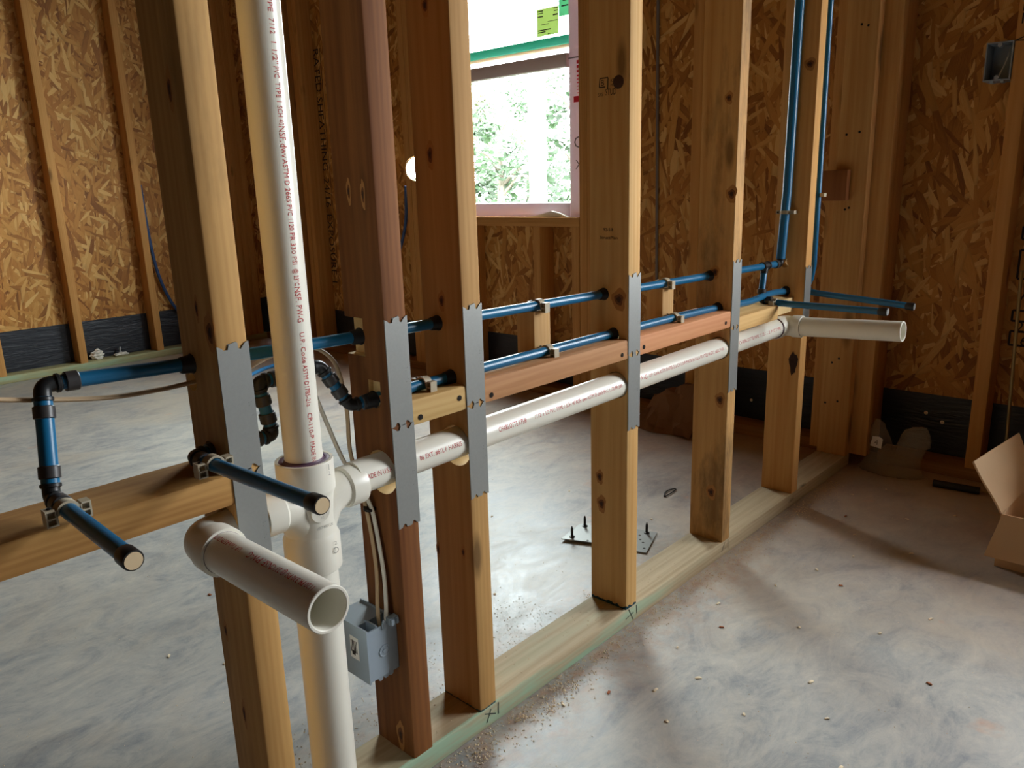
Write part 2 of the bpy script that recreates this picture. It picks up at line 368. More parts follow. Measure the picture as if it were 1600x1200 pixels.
def bagmat():
    t = NT('clear_plastic_bag'); out = t.n['Material Output']; t.set(Base_Color=S(190,180,170), Roughness=.3)
    n = t.noise(t.coords(), 40, 5, .7, 1.5); t.bump(n, .7, .006)
    tr = t.new('ShaderNodeBsdfTransparent'); m = t.new('ShaderNodeMixShader'); m.inputs[0].default_value = .27
    t.l(tr.outputs[0], m.inputs[1]); t.l(t.b.outputs[0], m.inputs[2]); t.l(m.outputs[0], out.inputs[0]); return t.mat
M_bag = bagmat()

# ------------------------------------------------------------------ the setting
XF, XO = 2.10, 2.189        # far wall: face of the studs, inside of the sheathing
YL, YO = 3.620, 3.709       # left wall
XN, YR, ZC = -6.0, -4.6, 2.74
struct(link('floor', MB().box(XN, XO+.012, YR, YO+.012, -.12, 0), M_floor, origin=(0,0,0)))
struct(link('ceiling', MB().box(XN, XO+.012, YR, YO+.012, ZC, ZC+.02), M_rough_room, origin=(0,0,ZC)))
struct(link('wall_near', MB().box(XN-.02, XN, YR, YO, 0, ZC), M_rough_room, origin=(XN,0,0)))
struct(link('wall_right', MB().box(XN, XO, YR-.02, YR, 0, ZC), M_rough_room, origin=(0,YR,0)))

# far wall
wf = struct(thing('wall_far', (XF, 0, 0)))
def rects(y0, y1, z0, z1, holes):
    ys = sorted({y0, y1, *[h[0] for h in holes], *[h[1] for h in holes]})
    for a, b in zip(ys, ys[1:]):
        h = [q for q in holes if q[0] <= a+1e-6 and q[1] >= b-1e-6]
        if not h: yield (a, b, z0, z1)
        else: yield (a, b, z0, h[0][2]); yield (a, b, h[0][3], z1)
HOLE = lambda: MB().lathe((2.05,2.034,.978),(1,1.12,0.0),[(0,.058),(.36,.058)],40)  # made-up slanted hole; sky showing through it stands in for a bright spot
for a, b, c, d in rects(YR, YO, .222, ZC, [W1, W2]):
    sh_ = link('sheathing_panel', MB().box(XO, XO+.011, a+.001, b-.001, c, d), M_osb_far, wf, smooth=0)
    if abs(a-2.10) < .002: cut(sh_, [HOLE()], M_cutwood)
link('flashing', MB().box(XO+.001, XO+.006, YR, YO, 0, .235), M_mem, wf)
link('bottom_plate', MB().lumber(XF, XO, YR, -.06, 0, .038, 'y'), M_plate_f, wf)
link('bottom_plate', MB().lumber(XF, XO, .13, YL, 0, .038, 'y'), M_plate_f, wf)
def fstud(y, z0=.038, z1=ZC, w=.038, mat=M_backstud): return link('stud', MB().lumber(XF, XO, y, y+w, z0, z1), mat, wf)
for y in (-4.4,-4.0,-3.6,-3.2,-2.8,-2.4,-2.03,-.76,-.343,.60,2.515,2.985,3.025,3.125): fstud(y)
for y in (1.0, 1.0528): fstud(y) if y > 1.04 else None
fstud(1.0905); cut(fstud(2.1015), [HOLE()], M_cutwood); cut(fstud(2.1405), [HOLE()], M_cutwood); fstud(-1.989); fstud(-.7995)
for y in (1.1315, 1.337, 1.748, 2.062): fstud(y, z1=.7186)         # cripples below the window
for y in (-1.95, -1.6, -1.2, -.84): fstud(y, z1=.7186)
for w in (W1, W2):
    link('sill_board', MB().lumber(XF, XO, w[0], w[1], .7186, .7565, 'y'), M_backstud_y, wf)
    link('header', MB().lumber(XF, XO, w[0]-.04, w[1]+.04, w[3], w[3]+.235, 'y'), M_backstud_y, wf)
bk = link('partition_backer', MB().lumber(2.024, 2.062, -.050, .129, .038, ZC), M_clean, wf)
link('partition_backer', MB().lumber(2.0625, 2.0995, -.035, .129, .038, ZC), M_backstud, wf)
for y in (-.035, .091): fstud(y)
link('stud', MB().lumber(XF, XO, .006, .088, .038, ZC), M_backstud, wf)

# left wall
wl = struct(thing('wall_left', (0, YL, 0)))
link('sheathing_panel', MB().box(XN, .648, YO, YO+.011, .246, ZC), M_osb_left, wl, smooth=0)
link('sheathing_panel', MB().box(.651, 1.869, YO, YO+.011, .246, ZC), M_osb_left, wl, smooth=0)
link('sheathing_panel', MB().box(1.872, XO, YO, YO+.011, .246, ZC), M_osb_left, wl, smooth=0)
link('flashing', MB().box(XN, XO, YO+.001, YO+.006, 0, .262), M_mem, wl)
link('bottom_plate', MB().lumber(XN, XF, YL, YO, 0, .038, 'x'), M_plate_l, wl)
for i, x in enumerate((-4.8,-4.4,-4.0,-3.6,-3.2,-2.8,-2.4,-2.0,-1.6,-1.2,-.8,-.4,0.0,.25,.622,1.004,1.411,1.965,2.003,2.041)):
    link('stud', MB().lumber(x, x+.038, YL, YO, .038, ZC), M_backstud, wl)

# the printed lines on the strand board
mb = MB(); z = 1.62
for s, h in (('RATED SHEATHING', .05), ('24/16', .05), ('EXPOSURE 1', .05), ('SIZED FOR SPACING', .045)):
    w = letter_flat(mb, s, (XO-.0006, 2.962, z), (0,0,-1), (0,-1,0), h); z -= w + .04
    if z < .5: break
stroke(mb, (XO-.0006, 2.925, 1.62), (XO-.0006, 2.925, .32), .004, (1,0,0))
lab(link('lettering', mb, M_ink, wf, smooth=0), 'dark vertical lettering printed on the strand board')
mb = MB()
for y0,y1,z0,z1 in ((-.47,-.362,.70,.735),(-.47,-.362,.59,.67),(-.47,-.362,.47,.50),(-.47,-.362,.40,.44)):
    for A,B in (((y0,z0),(y1,z0)),((y0,z1),(y1,z1)),((y1,z0),(y1,z1))):
        stroke(mb, (XO-.0006,A[0],A[1]), (XO-.0006,B[0],B[1]), .006, (1,0,0))
for s, z0 in (('A', .545), ('1', .515), ('24', .455), ('16', .415)): letter_flat(mb, s, (XO-.0006, -.375, z0), (0,-1,0), (0,0,1), .03)
_o=lab(link('lettering', mb, M_ink, wf, smooth=0), 'black boxed stamps printed on the strand board')
mb = MB()
for s, z0 in (('\u03b8', 1.335), ('r', 1.295), ('I', 1.265)): letter_flat(mb, s, (XF-.0006, -.315, z0), (0,-1,0), (0,0,1), .026)
for A,B in (((-.306,1.213),(-.34,1.225)),((-.306,1.213),(-.34,1.21))): stroke(mb, (XF-.0006,*A), (XF-.0006,*B), .003, (1,0,0))
lab(link('lettering', mb, M_ink, wf, smooth=0), 'black marker note on the stud')

# window 1
def window(name, w, glazed=True):
    y0,y1,z0,z1 = w; t = struct(thing(name, (2.15, (y0+y1)/2, z0)))
    f = MB(); F = .036
    JW = .072 if glazed else F
    for a in ((2.135,2.195,y0,y0+JW,z0,z1),(2.135,2.195,y1-F,y1,z0,z1),(2.135,2.195,y0+JW,y1-F,z0,z0+.056),(2.135,2.195,y0+JW,y1-F,z1-F,z1)): f.lumber(*a, axis='y' if a[3]-a[2] > .2 else 'z', r=.004)
    link('window_frame', f, M_frame, t)
    zr = 1.3245
    link('meeting_rail', MB().lumber(2.118, 2.150, y0+JW, y1-F, zr, zr+.052, 'y', r=.006), M_rail, t)
    link('sash_rail', MB().lumber(2.158, 2.180, y0+JW, y1-F, zr+.077, zr+.090, 'y', r=.003), M_cream, t)
    link('protective_film', MB().lumber(2.156, 2.178, y0+JW, y1-F, zr+.0905, zr+.124, 'y', r=.002), M_teal, t)
    if glazed:
        link('glass_pane', MB().box(2.132, 2.136, y0+JW, y1-F, z0+.056, zr), M_glass, t, smooth=0)
        link('glass_pane', MB().box(2.166, 2.170, y0+JW, y1-F, zr+.124, z1-F), M_glass, t, smooth=0)
    return t
w1 = window('window_1', W1); window('window_2', W2, False)
def sticker(name, y0, y1, z0, z1, mat, lines, label):
    o = lab(link(name, MB().box(2.1640, 2.1650, y0, y1, z0, z1), mat, w1, smooth=0), label); m = MB()
    for a, b, zz, th in lines: stroke(m, (2.1637, y1-(y1-y0)*a, z0+(z1-z0)*zz), (2.1637, y1-(y1-y0)*b, z0+(z1-z0)*zz), th, (1,0,0))
    o2 = link('lettering', m, M_ink, o, smooth=0)
sticker('paper_label', 1.273, 1.385, 1.459, 1.560, M_sticker, [(.05,.3,.92,.004),(.05,.3,.84,.003),(.05,.3,.72,.004),(.78,.97,.93,.003),(.8,.97,.84,.003),(.75,.97,.7,.005),(.5,.95,.5,.002),(.2,.55,.42,.002),(.05,.65,.22,.004),(.05,.4,.15,.004),(.5,.62,.06,.003)], 'yellow-green paper label with fine print')
sticker('paper_label', 1.204, 1.272, 1.518, 1.70, M_sticker2, [(.3,.9,.3,.003),(.2,.7,.2,.005),(.1,.9,.5,.002),(.1,.9,.65,.002)], 'pale teal paper label with fine print')
m = MB()
for k in range(9): stroke(m, (2.1343, 1.148, 1.338-.0125*k-.004*min(k,3)), (2.1343, 1.163, 1.338-.0125*k-.004*min(k,3)), (.013,.011,.009,.006,.004,.004,.003,.003,.003)[k], (1,0,0))
m.box(2.1338, 2.1343, 1.148, 1.178, 1.193, 1.215)
o_ = lab(link('lettering', m, M_redtape, w1, smooth=0), 'red bar print on the white jamb'); o_['kind'] = 'stuff'
m = MB(); letter_flat(m, 'OX', (2.1340, 1.178, 1.045), (0,-1,0), (0,0,1), .045); letter_flat(m, 'X', (2.1340, 1.172, .96), (0,-1,0), (0,0,1), .035)
link('lettering', m, M_grey, w1, smooth=0)
m = MB(); m.box(2.1325, 2.1350, 1.131, 1.2015, 1.3535, 1.3575); link('jamb_joint', m, M_grey, w1, smooth=0)
m = MB(); pts = [(2.112,1.40,.757),(2.112,1.20,.757),(2.112,1.24,.772),(2.112,1.285,.781),(2.112,1.33,.770)]; m.poly(pts, (1,0,0), .02)
tag(link('foam_scrap', m, M_foam), 'white crumpled scrap lying on the window sill', 'scrap')

# ------------------------------------------------------------------ partition wall
SX = [0.0, .2335, .3766, .7976, 1.1992, 1.593]
CY, CZ = .0265, lambda x: .5035 + .0078*x                # drain axis through the studs
HZ = lambda x: .695 - .0155*x                            # upper water line
LZ = .604                                                # lower water line
ZT = ZC
pl = link('bottom_plate', MB().lumber(-.9, 2.022, 0, .0889, 0, .0381, 'x'), M_plate, origin=(0,0,0))
cut(pl, [MB().lathe((.111,.0265,-.02),(0,0,1),[(0,.0318),(.08,.0318)],32)], M_cutwood)
tag(pl, 'long treated bottom plate with green tinge lying on the concrete under the studs', 'plank')
m = MB()
for A,B in (((.807,.036),(.823,.006)),((.796,.018),(.824,.022)),((.835,.034),(.836,.014)),((.401,.032),(.390,.011)),((.386,.030),(.412,.017)),((.419,.035),(.418,.013)),((1.214,.034),(1.199,.014)),((1.229,.036),(1.231,.010))):
    m = MB(); stroke(m, (A[0],-.0006,A[1]), (B[0],-.0006,B[1]), .0018, (0,1,0))
    lab(link('pencil_mark', m, M_pencil, pl, smooth=0), 'dark layout mark')

def nail_plate(x0, ztop, parent, H=.1495, skew=0.):
    """galvanised stud guard: notched ends, two bent prongs, stamped dots"""
    w = .0385; y = -.0016; top = [(0,0),(.004,-.002),(.008,-.0055),(.0125,-.0055),(.0145,.0005),(.0235,.0025),(.0255,-.0055),(.0285,-.0065),(.033,-.001),(.036,.001),(.0385,.001)]
    m = MB(); pts = [(x0+a+skew*0, y, ztop+b) for a,b in top]
    bot = [(0,0),(.006,.001),(.0095,.0055),(.0125,.0055),(.015,.000),(.0235,.000),(.026,.0055),(.029,.0055),(.033,.001),(.0385,.0)]
    pts += [(x0+a, y, ztop-H+b) for a,b in reversed(bot)]
    m.poly(pts, (0,1,0), .0016)
    for dx, dz in ((.0135,-.001),(.0235,-.001)): m.box(x0+dx, x0+dx+.002, y+.0008, y+.004, ztop+dz-.004, ztop+dz+.002)
    for k in range(5): m.lathe((x0+.031+(k%2)*.003, y+.0002, ztop-.070-.004*(k//2)-.012*(k>2)), (0,-1,0), [(0,.0008),(.0006,.0004)], 6)
    return lab(link('nail_plate', m, M_galv, parent), 'galvanised steel nail plate')

studs = []
mats = [M_pine, M_red, M_pine_tip, M_pine_blue, M_mould, M_clean]
labs = ['nearest light pine stud left of the white vertical drain riser',
        'red-brown weathered stud with the grey electrical box on its side',
        'pale stud just right of the red-brown stud, its foot marked with blue',
        'clean brown stud with STUD stamp and dark blue-green foot, middle of the wall',
        'mouldy grey-streaked stud between the stamped stud and the one with the vertical blue pipe',
        'knotty stud with a bark pocket and the vertical blue water pipe strapped to it']
def bore(x, y, z, r, seg=24): return MB().lathe((x-.01, y, z), (1,0,0), [(0,r),(.06,r)], seg)
for i, x in enumerate(SX):
    o = link('wall_stud', MB().lumber(x, x+.0381, 0, .0889, .0382, ZT), mats[i], origin=(x,0,.0382))
    tag(o, labs[i], 'stud', 'studs of the partition wall'); studs.append(o)
    c = [bore(x, .056 if i else .066, HZ(x+.02), .0118)]
    if i in (1,2): c.append(bore(x, CY+.002, CZ(x)-.006, .0325, 32))
    elif i < 5: c.append(bore(x, CY, CZ(x), .0262, 32))
    c.append(bore(x, .031 if 0 < i < 5 else .048, {0:.592}.get(i, LZ if i < 5 else .595), .0112))
    if i == 0: c.append(bore(x, .071, .672, .011)); c[1] = bore(x, CY, .498, .0262, 32)
    if i == 1: c += [MB().box(x-.01, x+.016, .047, .1, .664, .717), MB().box(x-.01, x+.008, .018, .044, .612, .632)]
    cut(o, c, M_cutwood)
    if i < 5:
        zt = (.7225, .719, .718, .7215, .7115)[i]
        nail_plate(x-.0002, zt, o); nail_plate(x-.0002+.0008*(i%2), zt-.1502, o)
    else: nail_plate(x-.0002, .662, o)
end = tag(link('wall_stud', MB().lumber(1.984, 2.022, 0, .0889, .0382, ZT), M_clean, origin=(1.984,0,.0382)), 'end stud with nail heads standing against the far wall', 'stud', 'studs of the partition wall')
m = MB()
for y,z in ((.046,1.29),(.028,1.285),(.055,.79),(.044,.795),(.066,1.0),(.030,1.005),(.06,.33),(.040,.345),(.072,.20),(.035,.21)):
    m = MB(); m.lathe((1.9838,y,z), (-1,0,0), [(0,.0035),(.0006,.003)], 10); link('nail_head', m, M_nail, end)
# bark pocket on the last full stud
m = MB(); pts = []
for k in range(14):
    a = 2*PI*k/14; pts.append((SX[5]-.0004, .017+.011*math.cos(a)*(1+.3*math.sin(3*a)), .405+.030*math.sin(a)*(1+.15*math.cos(5*a))))
m.poly(pts, (-1,0,0), .0012); lab(link('bark_pocket', m, plain('dark_bark', S(58,34,22), .9, var=.4, scale=200), studs[5]), 'dark bark pocket')
# stamps on the middle stud
m = MB(); X = SX[3]-.0005
for A,B in (((.0635,1.0655),(.046,1.0655)),((.0635,1.0655),(.065,1.0505)),((.065,1.0505),(.052,1.0505)),((.046,1.0655),(.0465,1.046))): stroke(m, (X,*A), (X,*B), .0018, (1,0,0))
letter_flat(m, 'B', (X,.061,1.058), (0,-1,0), (0,0,1), .010); letter_flat(m, 'STUD', (X,.0515,1.0415), (0,-1,0), (0,0,1), .011, .023)
letter_flat(m, 'KD', (X,.0405,1.060), (0,-1,0), (0,0,1), .006); letter_flat(m, 'HT', (X,.0405,1.0525), (0,-1,0), (0,0,1), .005); letter_flat(m, 'S4S', (X,.068,1.0385), (0,-1,0), (0,0,1), .006)
letter_flat(m, '92-5/8', (X,.056,.8025), (0,-1,0), (0,0,1), .0058, .022); letter_flat(m, 'StructPlan', (X,.0645,.788), (0,-1,0), (0,0,1), .0056, .040)
lab(link('lettering', m, M_ink, studs[3], smooth=0), 'dark printed grade stamp')
m = MB(); m.lathe((SX[3]-.0002,.024,1.056), (-1,0,0), [(0,.0115),(.0005,.0105)], 20); lab(link('knot', m, plain('dark_knot', S(70,40,20), .8, var=.4, scale=300), studs[3]), 'dark round knot')

M_knot = plain('knot_brown', S(112,66,30), .8, var=.35, scale=260); M_knotcore = plain('knot_core', S(58,34,18), .8, var=.4, scale=300); M_knothalo = plain('knot_halo', S(170,118,62), .75, var=.2, scale=160)
def knot(i, y, z, ry, rz):
    rnd = random.Random(int(y*1e5+z*1e4)); m = MB(); x = SX[i]
    for k,(f,d) in enumerate(((1.55,.00015),(1.0,.0003),(.5,.00045))):
        pts = []
        for a in range(18):
            t = 2*PI*a/18; w = 1+.12*math.sin(3*t+rnd.random()*2)+.06*math.sin(5*t); pts.append((x-d, y+ry*f*w*math.cos(t), z+rz*f*w*math.sin(t)*(1.25 if k==0 else 1)))
        m.add(pts, [tuple(range(17,-1,-1))], k)
    link('knot', m, [M_knothalo, M_knot, M_knotcore], studs[i], smooth=0)
for a in ((3,.0661,.3127,.006,.008),(3,.0613,.2558,.007,.010),(3,.021,.6748,.010,.011),(4,.0189,.3916,.008,.010),(4,.0333,.1598,.008,.010),(4,.0244,1.052,.006,.007),(4,.010,.8549,.008,.010),(4,.043,.685,.007,.008),
          (2,.0522,.932,.005,.011),(2,.0437,.7234,.005,.008),(2,.0464,1.1273,.005,.008),(2,.0832,.309,.003,.008),(2,.023,.3222,.003,.006),(0,.0315,.994,.004,.012),(0,.035,.7627,.003,.009),(0,.0697,.3429,.003,.008),(0,.048,.2299,.003,.012),(0,.0099,.7375,.007,.012),(1,.0248,.8805,.003,.010),(1,.055,.885,.003,.009),(1,.030,.066,.006,.014),(5,.0199,1.1514,.009,.008)):
    knot(*a)
# blocking between the studs
def block(x0, x1, z1, mat, label, y0=0., h=.038, screws=(), notch=None):
    o = link('wood_block', MB().lumber(x0, x1, y0, y0+.0889, z1-h, z1, 'x', r=.004), mat, origin=(x0,y0,z1-h))
    if notch: cut(o, notch, M_cutwood)
    tag(o, label, 'block', 'blocking between the studs')
    for sx, sz in screws:
        m = MB(); m.lathe((sx, y0-.0008, sz), (0,1,0), [(0,.0042),(.0004,.0042),(.0006,.0026)], 14); m.lathe((sx, y0-.0004, sz), (0,-1,0), [(0,.0018),(.0007,.0016)], 8)
        link('screw', m, M_nail, o)
    return o
block(-.55, -.0005, .573, M_block_raw, 'rough wooden block under the two black stub pipes, left of the nearest stud', h=.0385)
block(SX[1]+.0386, SX[2]-.0005, .6005, M_block_tan, 'short tan wooden block with two screws, between the red-brown stud and the pale stud', screws=((.286,.573),(.3625,.584)))
block(SX[2]+.0386, SX[3]-.0005, .601, M_block_pink, 'long pinkish-brown wooden block left of the stamped stud', screws=((.430,.574),(.7785,.575)))
block(SX[3]+.0386, SX[4]-.0005, .601, M_block_rose, 'rose-coloured wooden block right of the stamped stud', screws=((.851,.578),(1.176,.577)))
block(SX[4]+.0386, SX[5]-.0005, .582, M_block_yel, 'bright yellow wooden block with a notched end by the vertical blue pipe', h=.036, notch=[MB().box(1.442, 1.7, -.01, .026, .5, .7)])
def cleat(x, label, z0=.6012, z1=.6765):
    o = link('wood_cleat', MB().lumber(x, x+.043, .048, .0885, z0, z1, 'z', r=.002), M_cleat); tag(o, label, 'cleat', 'upright cleats on the blocks'); return o
cleat(.588, 'upright wooden cleat on the pinkish-brown block, under the upper blue pipe', z1=.6768)
cleat(.992, 'upright wooden cleat on the rose-coloured block, under the upper blue pipe', z1=.6705)
o = link('wood_scrap', MB().lumber(1.955, 1.9835, .045, .12, .816, .902, 'y'), M_scrap, origin=(1.96,.08,.816)); tag(o, 'dark square scrap block nailed against the end stud', 'block')

# ------------------------------------------------------------------ drain pipe (one glued assembly)
DX = .111
dr = tag(thing('drain_pipe', (DX, CY, 0)), 'white plastic drain pipe assembly running through the studs, with tee and two stub ends', 'pipe')
RP = .02415
def hollow(mb, A, B, ro, ri):
    A=Vector(A); B=Vector(B); L=(B-A).length
    mb.lathe(A, B-A, [(0,ro),(L-.0008,ro),(L,ro-.0008),(L,ri+.0008),(L-.0008,ri),(L-.16,ri)], 40, True, False)
m = MB(); m.lathe((DX,CY,.548), (0,0,1), [(0,RP),(1.88,RP)], 40); riser = link('riser_pipe', m, M_pvc, dr)
m = MB(); m.lathe((DX,CY,.001), (0,0,1), [(0,.0305),(.409,.0305)], 40); lower = link('lower_pipe', m, M_pvc, dr)
m = MB()
m.lathe((DX,CY,.404), (0,0,1), [(0,.0322),(0,.0362),(.002,.0368),(.044,.0368),(.050,.034),(.053,.0335),(.102,.0335),(.105,.0345),(.110,.0366),(.1115,.0368),(.1485,.0368),(.1505,.0362),(.1505,.0325),(.149,.032),(.144,.0312),(.144,.024)], 48)
sw = lambda s: [(DX+s*.066,CY,.498),(DX+s*.045,CY,.498),(DX+s*.026,CY,.492),(DX+s*.012,CY,.477),(DX,CY,.455)]
for s in (-1,1):
    m.sweep(sw(s), [.0255,.0255,.027,.029,.031], 28, up=(0,1,0))
    m.lathe((DX+s*(.052 if s > 0 else .042),CY,.498), (s,0,0), [(0,.0262),(.003,.0285),(.026,.0285),(.028,.0280),(.028,.0245)], 36)
tee = link('tee_fitting', m, M_pvc, dr)
m = MB(); m.lathe((DX,CY,.5525), (0,0,1), [(0,.0325),(.0012,.0322),(.0022,.0300),(.0022,.0268),(.0010,.0262),(.0030,.0250),(.0040,.0243)], 40, False, False); lab(link('primer_ring', m, M_pvc_edge, dr), 'purple primer ring')
m = MB(); m.lathe((DX,CY,.4035), (0,0,-1), [(0,.0325),(.0008,.0308)], 40, False, False); lab(link('primer_ring', m, M_pvc_edge, dr), 'purple primer ring')
# raised marks on the tee
m = MB(); n = Vector((-.0,-1,0)); c = Vector((DX+.008, CY-.0336, .498))
dk = MB(); fc = Vector((-.12,-.99,0)).normalized(); dk.lathe(Vector((DX,CY,.490))+fc*.0330, fc, [(0,.013),(.0012,.0124)], 28)
link('moulded_disc', dk, M_pvc, tee)
lt = MB()
letter_pipe(lt, '2', (DX+.010,CY,.540), (DX+.0135,CY,.540), .0368, (.3,-1,0), .005); letter_pipe(lt, '|', (DX+.0115,CY,.549), (DX+.0125,CY,.549), .0368, (.3,-1,0), .006)
letter_pipe(lt, '2', (DX+.010,CY,.444), (DX+.0135,CY,.444), .0368, (.3,-1,0), .005); letter_pipe(lt, 'O', (DX+.007,CY,.434), (DX+.0155,CY,.434), .0368, (.3,-1,0), .009)
letter_pipe(lt, 'VENT MAX LN', (DX-.012,CY,.470), (DX+.012,CY,.470), .0336, (-.2,-1,0), .004)
for k,s in enumerate(('2 x 1-1/2','DWV','D 2665')): letter_pipe(lt, s, (DX-.010+.003*k,CY,.4945-.0055*k), (DX+.006-.001*k,CY,.4945-.0055*k), .0342, (-.12,-.99,0), .0032)
lab(link('lettering', lt, plain('moulded_grey', S(168,166,158), .4), tee, smooth=0), 'small moulded marks')
# right branch through the wall to the elbow
XE = 1.537; P0 = (DX+.072,CY,CZ(.18)); ZE = CZ(XE)
m = MB(); m.lathe(P0, (XE-.03-P0[0],0,ZE-P0[2]), [(0,RP),(XE-.03-P0[0],RP)], 40); branch = link('branch_pipe', m, M_pvc, dr)
def elbow(mb, C, d1, d2, r, rh, leg=.038, hub=.024, both=True):
    C=Vector(C); d1=Vector(d1).normalized(); d2=Vector(d2).normalized()
    mb.sweep(bend([C+d1*leg, C, C+d2*leg], .034, 10), r, 32, True)
    for d in ((d1, d2) if both else (d2,)): mb.lathe(C+d*(leg-.004), d, [(0,r),(.002,rh),(hub+.002,rh),(hub+.0035,rh-.0008),(hub+.0035,RP-.0002)], 36)
m = MB(); elbow(m, (XE,CY,ZE), (-1,0,0), (0,-1,.03), .0258, .0284, .030, .022); link('elbow_fitting', m, M_pvc, dr)
m = MB(); hollow(m, (XE,CY-.04,ZE+.001), (XE,-.264,ZE+.0135), RP, .0202); lab(link('stub_pipe', m, M_pvc, dr), 'open stub pipe pointing out of the wall')
for C, d in (((XE-.0505,CY,ZE),(-1,0,0)),((XE,CY-.0495,ZE+.0012),(0,-1,.03))):
    m = MB(); m.lathe(C, d, [(0,.0282),(.0012,.0265),(.0022,.0243)], 36, False, False); lab(link('primer_ring', m, M_pvc_edge, dr), 'purple primer ring')
# left branch, elbow and near stub
m = MB(); m.lathe((-.012,CY,.4955), (1,0,.018), [(0,RP),(.07,RP)], 40); link('branch_pipe', m, M_pvc, dr)
XS, ZS = -.032, .4905
m = MB(); elbow(m, (XS,CY,.494), (1,0,0), (0,-1,0), .0255, .0288, .030, .022, False); link('elbow_fitting', m, M_pvc, dr)
m = MB(); hollow(m, (XS,CY-.04,.494), (XS,-.229,.499), RP, .0202); stub = lab(link('stub_pipe', m, M_pvc, dr), 'open stub pipe pointing out of the wall')
m = MB(); m.lathe((XS,CY-.0495,.494), (0,-1,0), [(0,.0286),(.0012,.0268),(.0022,.0243)], 36, False, False); lab(link('primer_ring', m, M_pvc_edge, dr), 'purple primer ring')
# printed lines
m = MB(); nr = (0,-1,0)
segs = (('CHARLOTTE PIPE',1.16,1.079,.0058),('7112',1.072,1.056,.0062),("1 1/2''",1.048,1.025,.0062),('PVC',1.0225,1.0105,.0062),('TYPE 1',1.006,.985,.0062),('SCH 40',.981,.960,.0062),('NSF.',.959,.942,.0078),('dwv',.940,.9245,.0075),('ASTM D 2665',.923,.875,.0062),('PVC 1120',.872,.843,.0062),('PR 330 PSI',.840,.803,.0062),('@ 23\u00b0C',.798,.778,.0062),('NSF.',.7765,.7585,.0078),('PW-G',.7545,.734,.0078),('U.P. Code',.7215,.6835,.0062),('ASTM D1785-21a',.681,.6285,.0062),('CP-110-P',.620,.587,.0062),('MADE IN',.5825,.556,.0062))
for s, a, b, h in segs: letter_pipe(m, s, (DX,CY,a), (DX,CY,b), RP, nr, h)
lab(link('lettering', m, M_redink, riser, smooth=0), 'red printed lettering')
m = MB(); nh = (0,-.97,.24)
for s, a, b, h in (('MADE IN U.S.A', .186, .2325, .007), ('06 EXT. #61L P HARRIS', .283, .366, .007), ('CHARLOTTE PIPE\u00ae', .447, .5127, .008), ('7112  1 1/2 PVC TYPE 1 SCH 40 NSF. dwv ASTM D 2665 PVC 1120 PR 330', .5335, .7835, .007),
                   ('PW-G', .838, .868, .0085), ('U.P. Code ASTM D1785-21a CP-110-P MADE IN U.S.A 01/12/22 06 EXT. #61L P HA', .876, 1.178, .007), ('CHARLOTTE PIPE 7112 1 1/2 PVC TYPE 1', 1.25, 1.478, .0075)):
    letter_pipe(m, s, (a,CY,CZ(a)), (b,CY,CZ(b)), RP, nh, h)
lab(link('lettering', m, M_redink, branch, smooth=0), 'red printed lettering')
m = MB(); ns = (-.34,0,.94)
zf = lambda y: .494 + (-.0135-y)/.2155*.005
for s, a, b, h in (('1120 PR 330 PSI @ 23\u00b0C', -.219, -.146, .0068), ('NSF. PW-G', -.145, -.098, .0085), ('U.P. Code ASTM D1785', -.082, -.022, .0062)):
    letter_pipe(m, s, (XS,a,zf(a)), (XS,b,zf(b)), RP, ns, h)
lab(link('lettering', m, M_redink, stub, smooth=0), 'red printed lettering')

# ------------------------------------------------------------------ water pipes
RB = .0080
def ring(parent, P, d, r=.0105, L=.013, mat=None, name='crimp_ring'):
    m = MB(); P=Vector(P); d=Vector(d).normalized(); m.lathe(P-d*L/2, d, [(0,RB),(0,r-.0006),(.0008,r),(L-.0008,r),(L,r-.0006),(L,RB)], 24); return link(name, m, mat or M_ring, parent)
def pipe_elbow(parent, C, d1, d2, leg=.016, r=.0085):
    C=Vector(C); d1=Vector(d1).normalized(); d2=Vector(d2).normalized(); m=MB()
    m.sweep(bend([C+d1*leg, C, C+d2*leg], .010, 6), r, 20)
    for d in (d1,d2): m.lathe(C+d*(leg-.006), d, [(0,r),(.001,.0102),(.004,.0102),(.005,r)], 20)
    link('elbow_fitting', m, M_black, parent)
    for d in (d1,d2): ring(parent, C+d*(leg+.010), d)
def run(parent, pts, rad=.02, r=RB, label=None):
    m = MB(); m.sweep(bend(pts, rad), r, 20); return link('pipe_length', m, M_blue, parent)
def sleeve(parent, P, r=.0114):
    m = MB(); m.lathe(Vector(P)-Vector((.016,0,0)), (1,0,0), [(0,.0082),(.002,.0098),(.013,r-.0005),(.0155,r+.0010)], 20); return lab(link('bore_sleeve', m, M_sleeve, parent), 'black sleeve where the pipe enters the stud')
def plug(parent, P, d, face):
    P=Vector(P); d=Vector(d).normalized(); m=MB(); m.lathe(P-d*.020, d, [(0,RB),(.003,.0094),(.018,.0096),(.020,.0090),(.020,.0080)], 24); link('end_cap', m, M_black, parent)
    m=MB(); m.lathe(P-d*.001, d, [(0,.0081),(.0016,.0078)], 24); lab(link('plug_face', m, face, parent), 'pale round end face')

